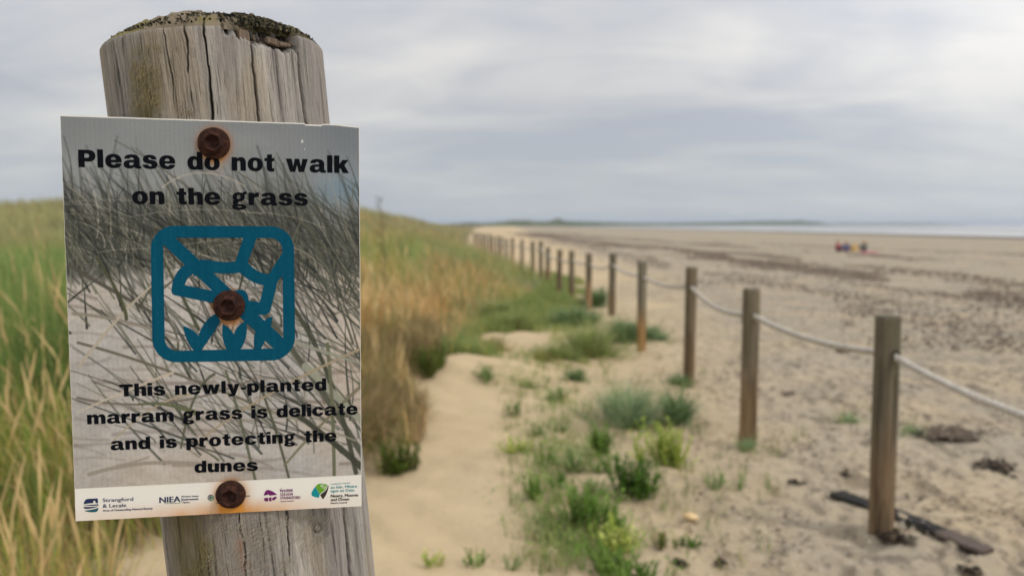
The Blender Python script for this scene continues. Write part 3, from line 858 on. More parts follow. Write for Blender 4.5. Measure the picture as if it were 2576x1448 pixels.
    # the thicket
    for _ in range(900):
        x = g.uniform(-.15, 1.2); y = g.uniform(.30, .40 + .17 * min(1, max(0, x - .3))) * A; L = g.uniform(.10, .32); a = g.normal(-.62, .42)
        tx, ty = x + L * math.sin(a), y - L * math.cos(a) * .9
        stroke((x, y), ((x + tx) / 2 + g.uniform(-.04, .06), (y + ty) / 2 - .02), (tx, ty), g.uniform(.0028, .0072), .0012, pk(dark if g.random() < .74 else green if g.random() < .6 else pale), g.uniform(.5, .95), g.uniform(.6, 1.1))
    for _ in range(13):
        x = g.uniform(-.1, .8); y = g.uniform(.22, .44) * A; L = g.uniform(.15, .45)
        stroke((x, y), (x + L * .5, y - g.uniform(.0, .10)), (x + L, y + g.uniform(-.06, .08)), .0018, .0030, pk(pale), g.uniform(.35, .8), .9)
    # shadows of single blades lying across the printed sand
    for _ in range(70):
        x = g.uniform(-.1, 1.0); y = g.uniform(.44, .97) * A; L = g.uniform(.1, .4)
        stroke((x, y), (x + L * .5, y + g.uniform(-.02, .03)), (x + L, y + g.uniform(-.03, .06)), g.uniform(.004, .012), g.uniform(.003, .008), (128, 117, 108), g.uniform(.35, .75), 2.0)
    for _ in range(330):
        x = g.uniform(.2, 1.2); y = g.uniform(.5, .95) * A; L = g.uniform(.12, .55); a = g.normal(-.6, .35)
        if g.random() > x ** .8: continue
        tx, ty = x + L * math.sin(a), y - L * math.cos(a)
        stroke((x, y), ((x + tx) / 2 + g.uniform(-.03, .06), (y + ty) / 2), (tx, ty), g.uniform(.003, .009), .002, pk(dark if g.random() < .62 else green if g.random() < .75 else pale), g.uniform(.7, .97), g.uniform(.7, 1.2))
    for _ in range(34):
        x = g.uniform(-.05, .6); y = g.uniform(.42, .58) * A; L = g.uniform(.08, .3); a = g.normal(-.2, .45)
        tx, ty = x + L * math.sin(a), y - L * math.cos(a)
        stroke((x, y), ((x + tx) / 2 + g.uniform(-.02, .03), (y + ty) / 2), (tx, ty), g.uniform(.005, .009), .002, pk(dark if g.random() < .5 else green), .92, .8)
    # the few long blades that cross the lower half
    big = [((.0, .49), (.14, .58), (.33, .69), .016, .010, (84, 82, 74)), ((.02, .66), (.22, .68), (.36, .76), .013, .008, (140, 134, 122)), ((.03, .76), (.3, .84), (.72, 1.04), .010, .008, (104, 99, 86)),
           ((.30, .55), (.2, .62), (.03, .84), .007, .012, (176, 166, 150)), ((.02, .95), (.3, 1.03), (.62, .90), .008, .006, (112, 104, 94)), ((.40, .95), (.27, .96), (.12, 1.12), .008, .004, (168, 154, 130)),
           ((.62, .62), (.8, .84), (1.02, 1.22), .018, .022, (84, 86, 74)), ((.74, .62), (.90, .84), (.98, 1.26), .014, .017, (72, 74, 62)), ((.80, .86), (.92, .98), (1.05, 1.12), .028, .022, (150, 152, 136)),
           ((.55, 1.0), (.72, 1.02), (.98, 1.14), .012, .006, (142, 138, 122)), ((.52, .87), (.56, 1.0), (.62, 1.29), .009, .010, (96, 98, 80)), ((.64, .93), (.70, 1.1), (.74, 1.29), .009, .009, (84, 86, 70)),
           ((.88, .78), (.90, 1.0), (.90, 1.29), .013, .013, (104, 106, 84)), ((.42, 1.12), (.62, .96), (1.0, .80), .006, .010, (160, 146, 122)), ((.05, 1.22), (.30, 1.15), (.60, 1.24), .014, .010, (150, 142, 130)),
           ((.72, 1.22), (.86, 1.06), (1.02, .92), .008, .013, (120, 116, 96)), ((.48, .88), (.40, .92), (.36, 1.14), .010, .007, (88, 90, 72)), ((.02, 1.0), (.18, .93), (.34, .87), .006, .009, (190, 178, 160)),
           ((.68, .74), (.84, .80), (1.02, .86), .014, .009, (148, 148, 134)), ((.77, 1.04), (.88, 1.12), (1.0, 1.24), .016, .024, (66, 68, 58)), ((.22, .98), (.30, .965), (.42, 1.02), .006, .017, (98, 102, 76)),
           ((.10, .47), (.19, .62), (.19, .68), .008, .012, (76, 80, 58)), ((.30, .44), (.36, .56), (.43, .72), .008, .012, (74, 78, 60)), ((.24, .10), (.32, .17), (.37, .30), .003, .006, (96, 94, 84)),
           ((.17, .075), (.38, .18), (.62, .42), .0025, .007, (92, 90, 80)), ((.32, .23), (.44, .13), (.60, .22), .004, .003, (176, 168, 154)), ((.55, .16), (.75, .26), (.94, .52), .003, .008, (90, 90, 78))]
    for p0, p1, p2, w0, w1, c in big: stroke(p0, p1, p2, w0, w1, c, .95, .8)
    img = img + (g.random((h, w, 1)) - .5) * 7
    # the ribs of the twin-wall board show through as faint vertical lines
    img = img * (1 + .012 * np.sin(X * 2 * np.pi * 62))[..., None]
    return np.clip(img, 0, 255)


BOLTS = [(539, 361), (577, 768), (581, 1241)]


def build_sign():
    root = empty('sign'); root.matrix_world = SMAT
    tag(root, 'printed notice about delicate marram grass bolted to the big timber post', 'sign')
    W, H = SIGN_W, SIGN_H
    # --- the white twin-wall sheet with slightly chewed edges
    nx, ny = 150, 210
    gx, gy = np.linspace(0, W, nx), np.linspace(0, H, ny)
    X, Y = np.meshgrid(gx, gy)
    ex = (fbm(Y * 160, Y * 0, 400, 3) - .5) * .0005
    ey = (fbm(X * 140, X * 0, 401, 3) - .5) * .0003
    u, v = X / W, Y / H
    Xj = X + ex * ((1 - u) ** 40 + u ** 40 * .4); Yj = Y + ey * ((1 - v) ** 40 + v ** 40)
    # nick and lifted corner at the top right
    nick = sstep(.808, .812, u) * sstep(.872, .868, u) * (1 - v) ** 60
    Yj = Yj + nick * .0008
    Yj = Yj + .0012 * sstep(.9, 1, u) * (1 - v) ** 60
    warp = 0.0
    def zed(u, v): return .0035 * sstep(.80, 1.0, u) * 0 + warp * u
    t = .0035
    Vf = np.stack([Xj, -Yj, np.zeros_like(Xj)], -1).reshape(-1, 3)
    Vb = np.stack([Xj, -Yj, np.full_like(Xj, -t)], -1).reshape(-1, 3)
    f = grid_faces(ny, nx)
    n = nx * ny
    idx = np.arange(n).reshape(ny, nx)
    loop = np.concatenate([idx[0, :-1], idx[:-1, -1], idx[-1, :0:-1], idx[:0:-1, 0]])
    nxt = np.roll(loop, -1)
    side = np.stack([loop, nxt, nxt + n, loop + n], -1)
    Mw = Mat('white_corrugated_plastic', 0.5, 0.2)
    # iron stain that has run down from the lowest bolt and collected along the foot of the sheet
    bx, by = on_sign(*BOLTS[2])
    d = np.hypot(X - bx, Y - by)
    st = .62 * np.exp(-(np.maximum(d - .0105, 0) / .004) ** 1.3) + .62 * np.exp(-((X - bx) / .050) ** 2) * sstep(H - .018, H, Y) ** 1.6 + .25 * sstep(H - .014, H, Y) * np.exp(-((X - bx + .03) / .11) ** 2)
    st = np.clip(st * (.7 + .6 * fbm(X * 120, Y * 60, 410, 3)), 0, 1)[..., None]
    cw = lin((232, 229, 220)) * (1 - st) + lin((205, 140, 60)) * st
    cw = cw * (1 - .35 * (vnoise(X * 900, Y * 900, 411) > .992)[..., None])
    Mw.color(Mw.attr())
    mesh_np('board', np.concatenate([Vf, Vb]), [f[:, ::-1], f + n, side], Mw.m, np.concatenate([cw.reshape(-1, 3), np.tile(lin((225, 224, 218)), (n, 1))]), smooth=False, parent=root)

    # --- the photograph printed on it, down to the white strip
    sl = on_sign(186, 1228)[1]; sr = on_sign(904, 1193)[1]
    pw, ph = 400, 508
    img = rasterise_photo(pw, ph)
    m = .00025
    U, Vv = np.meshgrid(np.linspace(0, 1, pw), np.linspace(0, 1, ph))
    yb = sl + (sr - sl) * U
    PX_ = m + U * (W - 2 * m); PY_ = .0008 + Vv * (yb - .0008)
    PX_ = PX_ + (fbm(PY_ * 160, PY_ * 0, 400, 3) - .5) * .0005 * ((1 - U) ** 40 + U ** 40 * .4)
    PY_ = PY_ + (.0010 * sstep(.808, .812, U) * sstep(.872, .868, U) + .0012 * sstep(.9, 1, U)) * (1 - Vv) ** 60 + (fbm(PX_ * 140, PX_ * 0, 401, 3) - .5) * .0003 * (1 - Vv) ** 40
    c = lin(img)
    for k, (qx, qy) in enumerate(BOLTS):
        bx, by = on_sign(qx, qy); d = np.hypot(PX_ - bx, PY_ - by)
        below = np.exp(-((PX_ - bx) / .008) ** 2) * sstep(0, .010, PY_ - by)
        s = (.95 * np.exp(-(np.maximum(d - .0110, 0) / .0022) ** 1.2) + (.9 if k < 2 else .3) * below * np.exp(-(np.maximum(d - .0115, 0) / .0055) ** 1.5))
        s = np.clip(s, 0, 1)[..., None]
        c = c * (1 - .75 * s) + lin((176, 118, 52)) * .75 * s
    # specks where the ink has flaked off
    fl = (vnoise(PX_ * 1500, PY_ * 1500, 420) > .985) & (vnoise(PX_ * 60, PY_ * 60, 421) > .55)
    c[fl] = c[fl] * .5 + .25
    for q in ((760, 355, .0014), (766, 376, .0008)):
        sx, sy = on_sign(*q[:2]); e = (((PX_ - sx) / (q[2] * .55)) ** 2 + ((PY_ - sy) / (q[2] * .9)) ** 2 + 1.2 * (fbm(PX_ * 1800, PY_ * 1800, 422, 2) - .5) < 1).astype(float)[..., None]; c = c * (1 - e) + .62 * e
    Mp = Mat('printed_photo', 0.5, 0.10); Mp.color(Mp.attr())
    mesh_np('photo_print', np.stack([PX_, -PY_, np.full_like(PX_, .00012)], -1), grid_faces(ph, pw)[:, ::-1], Mp.m, c.reshape(-1, 3), parent=root)

    # --- lettering
    Mk = Mat('black_ink', 0.55, 0.06); Mk.color(Mk.mix(Mk.ramp(Mk.noise(2600, 2, .5), (.73, (0, 0, 0)), (.76, (1, 1, 1))), (0.0035, 0.0045, 0.0075), (.16, .16, .17)))
    px2m = SIGN_W / 1121.0           # metres on the sheet per native pixel
    fl = Flat(.00030)
    set_line(fl, 'Please do not walk', nat(295.5, 627), nat(1308, 649.5), 52.5 * px2m)
    set_line(fl, 'on the grass', nat(497, 765), nat(1155, 771.5), 49.5 * px2m)
    fl.build('heading', Mk.m, root)
    fl = Flat(.00030)
    set_line(fl, 'This newly-planted', nat(449.6, 1486), nat(1224, 1462.6), 38.5 * px2m)
    set_line(fl, 'marram grass is delicate', nat(328, 1590), nat(1341, 1553), 38.5 * px2m)
    set_line(fl, 'and is protecting the', nat(416, 1687), nat(1262, 1652.5), 37.5 * px2m)
    set_line(fl, 'dunes', nat(730, 1771), nat(967, 1763), 37 * px2m)
    fl.build('notice_text', Mk.m, root)

    # --- the teal emblem: a boot struck through above three young plants, in a rounded frame
    e = lambda x, y: on_sign(*nat(500 + x / 2.497, 820 + y / 2.497))
    Mt = Mat('teal_ink', 0.55, 0.06)
    Mt.color(Mt.mix(Mt.ramp(Mt.noise(1800, 2, .5), (.70, (0, 0, 0)), (.74, (1, 1, 1))), Mt.ramp(Mt.noise(300, 3, .6, (1, .02, 1)), (.3, (0.001, 0.066, 0.118)), (.7, (0.002, 0.080, 0.140))), (0.10, 0.25, 0.30)))
    fl = Flat(.00022)

    def rrect(c4, rad, seg=12):
        P = [np.array(q, float) for q in c4]; out = []
        for i in range(4):
            p, a, b = P[i], P[i - 1], P[(i + 1) % 4]
            da = (a - p) / np.linalg.norm(a - p); db = (b - p) / np.linalg.norm(b - p)
            c0 = p + da * rad[i]; c1 = p + db * rad[i]
            for j in range(seg + 1):
                t = j / seg
                # quarter-circle as a conic
                w = math.sqrt(.5); num = (1 - t) ** 2 * c0 + 2 * w * t * (1 - t) * p + t * t * c1; den = (1 - t) ** 2 + 2 * w * t * (1 - t) + t * t
                out.append(tuple(num / den))
        return [e(*q) for q in out]
    fl.add(rrect([(161, 66), (1502, 72), (1518, 1322), (182, 1346)], (225, 215, 225, 225)),
           [rrect([(279, 178), (1396, 180), (1405, 1210), (296, 1238)], (12, 118, 12, 118))])

    def shape(s, dz):
        fl.add([e(*q) for q in contour(s)], dz=dz)
    shape('M270 170L390 176L1412 1122L1412 1218L1318 1218L280 240', .00002)
    shape('M1035 170L1160 172L1070 407L955 403', .00004)
    shape('M610 385C700 380 760 400 830 405C880 408 920 405 955 400L1070 405C1105 460 1180 512 1270 520L1402 312L1404 528L1357 578C1342 610 1338 640 1330 680L1290 830C1283 880 1255 900 1215 901L1163 896L1100 850L1060 800L1080 764L1186 782L1222 622C1140 612 1060 565 998 503C940 516 900 514 830 512L750 508L560 540', .00006)
    shape('M487 430L640 400L620 500L575 510C525 530 500 570 480 622L750 675L800 720L790 790L740 787L392 716C365 708 356 692 358 670C364 570 402 478 487 430', .00008)
    shape('M900 690C960 665 1010 655 1040 672C1070 690 1078 730 1082 768L1190 784L1282 840L1215 900L1165 898L1240 975L1150 1048L980 905L880 800', .00010)
    shape('M468 1003C530 1018 590 1060 611 1098L600 1200L642 1236L570 1236C520 1180 480 1100 468 1003', .00012)
    shape('M611 1098C635 1010 690 925 775 888L818 958C765 1060 695 1140 638 1236L570 1236', .00014)
    shape('M840 985C890 1010 925 1045 942 1082L960 1230L880 1230C842 1165 822 1080 840 985', .00012)
    shape('M942 1082C958 1025 1000 975 1063 953C1072 1060 1055 1150 1002 1226L890 1232', .00014)
    shape('M1306 918C1260 922 1235 940 1222 966L1150 1046C1126 1100 1124 1160 1137 1222L1195 1218C1240 1130 1290 1050 1306 918', .00016)
    fl.build('emblem', Mt.m, root)

    # --- partner logos on the white strip
    def ink(name, rgb): q = Mat(name, .5, .3); q.color(tuple(lin(rgb))); return q.m
    navy, teal, plum, leaf, char, aqua = (ink('navy_ink', (28, 44, 84)), ink('petrol_ink', (20, 84, 100)), ink('plum_ink', (108, 24, 96)), ink('leaf_ink', (100, 160, 34)), ink('charcoal_ink', (52, 46, 40)), ink('aqua_ink', (0, 138, 146)))
    a5 = lambda x, y: on_sign(*nat(260 + x / 4.293, 1760 + y / 4.293))
    a6 = lambda x, y: on_sign(*nat(760 + x / 4.293, 1760 + y / 4.293))

    def words(fl, text, conv, l, r, hgt, bold=0):
        cu = bpy.data.curves.new('txt', 'FONT'); cu.body = text; cu.size = 1; cu.resolution_u = 3
        ob = bpy.data.objects.new('txt', cu); COL.objects.link(ob)
        me = bpy.data.meshes.new_from_object(ob.evaluated_get(bpy.context.evaluated_depsgraph_get()))
        co = np.array([v.co[:] for v in me.vertices]); tri = []
        me.calc_loop_triangles(); tri = [tuple(t.vertices) for t in me.loop_triangles]
        bpy.data.objects.remove(ob); bpy.data.curves.remove(cu); bpy.data.meshes.remove(me)
        a, b = np.array(conv(*l)), np.array(conv(*r)); d = (b - a); Ln = np.linalg.norm(d); d /= Ln; nn = np.array([-d[1], d[0]])
        x0, x1 = co[:, 0].min(), co[:, 0].max()
        k = hgt * px2m / 4.293 / .68
        for j in range(bold + 1):
            base = len(fl.v); sh = (j - bold / 2) * .00009
            for q in co:
                p = a + d * ((q[0] - x0) / (x1 - x0) * Ln + sh) - nn * (q[1] * k)
                fl.v.append((p[0], -p[1], fl.z + j * .00001))
            for t in tri:
                A_, B_, C_ = (fl.v[base + i] for i in t)
                ar = (B_[0] - A_[0]) * (C_[1] - A_[1]) - (B_[1] - A_[1]) * (C_[0] - A_[0])
                fl.f.append(tuple(base + i for i in (t if ar > 0 else t[::-1])))

    def poly(fl, conv, s, holes=(), dz=0): fl.add([conv(*q) for q in contour(s)], [[conv(*q) for q in contour(h)] for h in holes], dz)
    Z = .00016
    fl = Flat(Z)
    poly(fl, a5, 'M233 556C238 505 262 470 300 468L459 460L463 538C400 532 320 534 233 556')
    poly(fl, a5, 'M236 572C320 562 400 562 470 552L470 572C400 580 320 582 236 574')
    poly(fl, a5, 'M228 596C320 600 400 596 474 588C420 610 340 628 270 628C246 626 232 616 228 596')
    fl.build('coast_logo', navy, root)
    fl = Flat(Z); poly(fl, a5, 'M243 656C330 650 410 632 470 612C470 650 452 676 410 680C350 686 280 680 243 656'); fl.build('coast_logo', teal, root)
    Mwht = ink('white_ink', (235, 232, 224))
    fl = Flat(Z + .00004); poly(fl, a5, 'M388 528L388 498L396 498L396 506L406 506L406 496L416 496L416 510L422 510L422 530L432 530L432 536L384 536'); fl.build('castle_mark', Mwht, root)
    fl = Flat(Z)
    words(fl, 'Strangford', a5, (540, 519), (1030, 498), 62, 2); words(fl, '& Lecale', a5, (540, 610), (916, 596), 62, 2)
    words(fl, 'Area of Outstanding Natural Beauty', a5, (540, 672), (1342, 634), 34, 2)
    fl.build('logo_text', navy, root)
    fl = Flat(Z); words(fl, 'NIEA', a5, (1455, 533), (1788, 514), 100, 5); poly(fl, a5, 'M1803 420L1808 420L1812 536L1807 536')
    words(fl, 'Northern Ireland', a5, (1818, 444), (2078, 436), 32, 1); words(fl, 'Environment', a5, (1820, 494), (2078, 482), 34, 3); words(fl, 'Agency', a5, (1822, 536), (1938, 532), 30, 1)
    fl.build('logo_text', navy, root)
    fl = Flat(Z); words(fl, 'www.doeni.gov.uk', a5, (1525, 549), (1790, 540), 16, 1); fl.build('logo_text', ink('green_ink', (50, 110, 84)), root)
    f1, f2 = Flat(Z), Flat(Z)
    for i, (dx, dy) in enumerate([(0, 0)] + [(math.cos(t) * 21, math.sin(t) * 22) for t in np.arange(6) * math.pi / 3 + .5] + [(math.cos(t) * 43, math.sin(t) * 44) for t in np.arange(12) * math.pi / 6]):
        (f1 if dx + dy * .7 < 2 else f2).add([a5(2277 + dx + 10 * math.cos(q), 450 + dy + 10 * math.sin(q)) for q in np.arange(8) * math.pi / 4])
    f1.build('dot_cluster_logo', navy, root); f2.build('dot_cluster_logo', ink('green_ink', (34, 128, 84)), root)
    fl = Flat(Z); words(fl, 'ment', a6, (640, 436), (762, 430), 30, 2); poly(fl, a6, 'M215 536L262 534L262 542L215 544'); fl.build('logo_text', ink('slate_ink', (60, 70, 84)), root)
    fl = Flat(Z)
    poly(fl, a6, 'M985 413C992 360 1020 322 1056 324C1110 332 1160 364 1200 402L1070 416L1066 394L1020 410')
    poly(fl, a6, 'M988 456C1004 452 1020 450 1044 448L1060 468L1052 506C1030 512 1008 508 992 494')
    poly(fl, a6, 'M1062 450L1112 440L1104 470L1118 500L1066 506L1070 470'); poly(fl, a6, 'M1124 452L1160 434L1196 432C1192 460 1170 484 1132 494L1114 470')
    words(fl, 'MOURNE', a6, (1250, 362), (1452, 352), 50, 2); words(fl, 'GULLION', a6, (1250, 417), (1450, 412), 50, 2); words(fl, 'STRANGFORD', a6, (1250, 474), (1572, 466), 50, 2)
    words(fl, 'Global Geopark', a6, (1252, 520), (1476, 506), 24, 1)
    fl.build('quill_logo', plum, root)
    fl = Flat(Z); poly(fl, a6, 'M1752 372C1770 330 1790 300 1814 274L1838 314L1862 356L1886 390L1872 448C1830 444 1790 436 1760 416C1754 404 1750 390 1752 372')
    words(fl, 'Comhairle Ceantair', a6, (2062, 242), (2380, 218), 24, 1); words(fl, 'an Iúir, Mhúrn', a6, (2062, 304), (2484, 284), 48, 2); words(fl, 'agus an Dúin', a6, (2062, 360), (2440, 346), 46, 2)
    fl.build('council_logo', aqua, root)
    fl = Flat(Z + .00002); poly(fl, a6, 'M1816 270C1840 236 1870 222 1910 222C1950 226 1990 232 2010 244C2008 290 1980 330 1930 360L1890 388L1866 352L1842 312'); fl.build('council_logo', leaf, root)
    fl = Flat(Z + .00004); poly(fl, a6, 'M2012 246L2028 262C2020 330 1990 410 1944 468L1926 462L1892 402L1934 366C1982 334 2008 292 2012 246')
    words(fl, 'Newry, Mourne', a6, (2064, 444), (2502, 426), 54, 3); words(fl, 'and Down', a6, (2064, 502), (2356, 492), 52, 3); words(fl, 'District Council', a6, (2062, 548), (2320, 536), 28, 2)
    fl.build('council_logo', char, root)
    # the white spiral and path over the leaf
    fl = Flat(Z + .00008)
    t = np.linspace(0, 3.4 * math.pi, 46); rad = 44 - 3.7 * t
    cxs = 1942 - rad * np.cos(t + .2); cys = 276 + rad * 1.0 * np.sin(t + .2) * -1
    o = [a6(x + 4, y + 3) for x, y in zip(cxs, cys)]; i_ = [a6(x - 4, y - 3) for x, y in zip(cxs, cys)]
    for k in range(len(o) - 1): fl.add([o[k], o[k + 1], i_[k + 1], i_[k]], dz=(k % 2) * .00001)
    poly(fl, a6, 'M2004 250L2014 252C2006 306 1980 338 1934 366L1896 398L1888 392L1926 360C1974 330 1998 300 2004 250', dz=.00002)
    fl.build('spiral_mark', Mwht, root)


build_sign()


# ------------------------------------------------------------------ bolts
def build_bolts():
    M = Mat('rusted_iron', 0.85, 0.25)
    n1 = M.noise(230, 5, .65); n2 = M.noise(900, 4, .7)
    M.color(M.mix(M.ramp(n2, (.42, (0, 0, 0)), (.62, (1, 1, 1))), M.ramp(n1, (.3, (0.013, 0.0055, 0.005)), (.55, (0.038, 0.013, 0.009)), (.75, (0.10, 0.034, 0.016))), M.ramp(n1, (.3, (0.010, .005, .005)), (.7, (.085, .030, .016)))))
    add = M.N.new('ShaderNodeMath'); add.operation = 'ADD'; M.L.new(n1, add.inputs[0]); M.L.new(n2, add.inputs[1])
    M.bump(add.outputs[0], .8, .0012)

    def lathe(prof, seg, hexy=None):
        V = []
        for j, (r, z) in enumerate(prof):
            for i in range(seg):
                a = 2 * math.pi * i / seg; rr = r
                if hexy is not None and hexy[j]:
                    k = math.cos(math.pi / 6) / math.cos(((a + hexy_rot) % (math.pi / 3)) - math.pi / 6)
                    rr = r * (1 + (k * 1.06 - 1) * hexy[j])
                w = 1 + .03 * (vnoise(math.cos(a) * 3 + 9 + j, math.sin(a) * 3 + 5, 500 + seed) - .5)
                V.append((rr * w * math.cos(a), rr * w * math.sin(a), z))
        V.append((0, 0, prof[-1][1]))
        f = grid_faces(len(prof), seg, True)
        last = (len(prof) - 1) * seg
        tri = [(last + i, last + (i + 1) % seg, len(V) - 1) for i in range(seg)]
        return V, [f, np.array(tri)]
    labels = ['rusty hexagonal bolt and washer above the first line of lettering', 'rusty hexagonal bolt and washer through the middle of the teal emblem', 'rusty hexagonal bolt and washer on the white logo strip with orange stain below']
    for seed, (px, py) in enumerate(BOLTS):
        x, y = on_sign(px, py)
        root = empty('bolt'); root.matrix_world = SMAT @ Matrix.Translation((x, -y, 0))
        tag(root, labels[seed], 'bolt', 'rusty bolts holding the sign')
        hexy_rot = (.3, .1, .62)[seed]
        rw = .01155 if seed < 2 else .0110
        V, f = lathe([(rw * .96, .0004), (rw, .0010), (rw, .0019), (rw * .95, .0025), (rw * .80, .0028), (rw * .60, .0032)], 72)
        mesh_np('washer', V, f, M.m, parent=root)
        hr = .0068
        hx = [0, 0, .2, 1, 1, 1, 1, .8, .2, 0]
        V, f = lathe([(hr * 1.14, .0030), (hr * 1.14, .0040), (hr * 1.08, .0046), (hr * 1.0, .0052), (hr, .0078), (hr * .97, .0088), (hr * .90, .0092), (hr * .80, .0089), (hr * .74, .0066), (hr * .60, .0058)], 72, hx)
        mesh_np('bolt_head', V, f, M.m, parent=root)


build_bolts()

# ------------------------------------------------------------------ rope fence
# pixel of the foot (x, y), of the top (y), in the photograph; everything is then placed on the sand
POSTS = [(2215, 1330, 795), (1880, 1112, 726), (1732, 962, 672), (1613, 881, 658), (1538, 792, 638), (1480, 778, 637), (1438, 755, 630), (1406, 746, 628), (1378, 722, 622)]
POST_LABELS = ['thick weathered rope post nearest the camera, standing in front of the charred driftwood',
               'second rope post behind the nearest one, tan towards its foot in the sand',
               'third rope post, rising from the low green tuft beyond the blue green clump',
               'fourth rope post, grey above and orange tan below, beside the olive marram tuft',
               'fifth rope post, its foot hidden by the dark green marram',
               'sixth rope post, orange tan at its foot, just beyond the dark marram tufts',
               'seventh rope post from the front, greyish brown, on pale sand',
               'eighth rope post, standing clear on pale sand', 'ninth rope post, reddish below, last one with its foot on open sand']


def post_positions():
    out = []
    for (x, yf, yt) in POSTS:
        p = at(x, yf); out.append((p[0], p[1]))
    # beyond the ninth the feet are lost in the grass: carry the row on at the same spacing
    far = [(1360, 617), (1341, 614), (1313, 609), (1288, 605), (1273, 601), (1260, 599), (1250, 597), (1240, 595.5), (1231, 594), (1222, 592.5), (1214, 591.5), (1206, 590.5), (1199, 589.5), (1192, 589)]
    y = out[-1][1]
    for (x, yt) in far:
        y += 1.75 if y < 28 else 2.4
        out.append(((x - CX) / F * y * 1.0, y))
    return out


def rope_mat():
    M = Mat('pale_rope', 0.85, 0.15)
    M.color(M.ramp(M.noise(60, 4, .7), (.3, (0.36, 0.325, 0.27)), (.7, (0.66, 0.60, 0.52))))
    M.bump(M.noise(300, 3, .6), .5, .003)
    return M.m


def fence_mat():
    M = Mat('fence_timber', 0.9, 0.12)
    n = M.noise(30, 5, .65, (1, 1, .12))
    M.color(M.mix(M.ramp(n, (.3, (0, 0, 0)), (.7, (1, 1, 1))), M.attr(), M.mix(.5, M.attr(), (0.045, 0.036, 0.027))))
    M.bump(n, .6, .006)
    return M.m


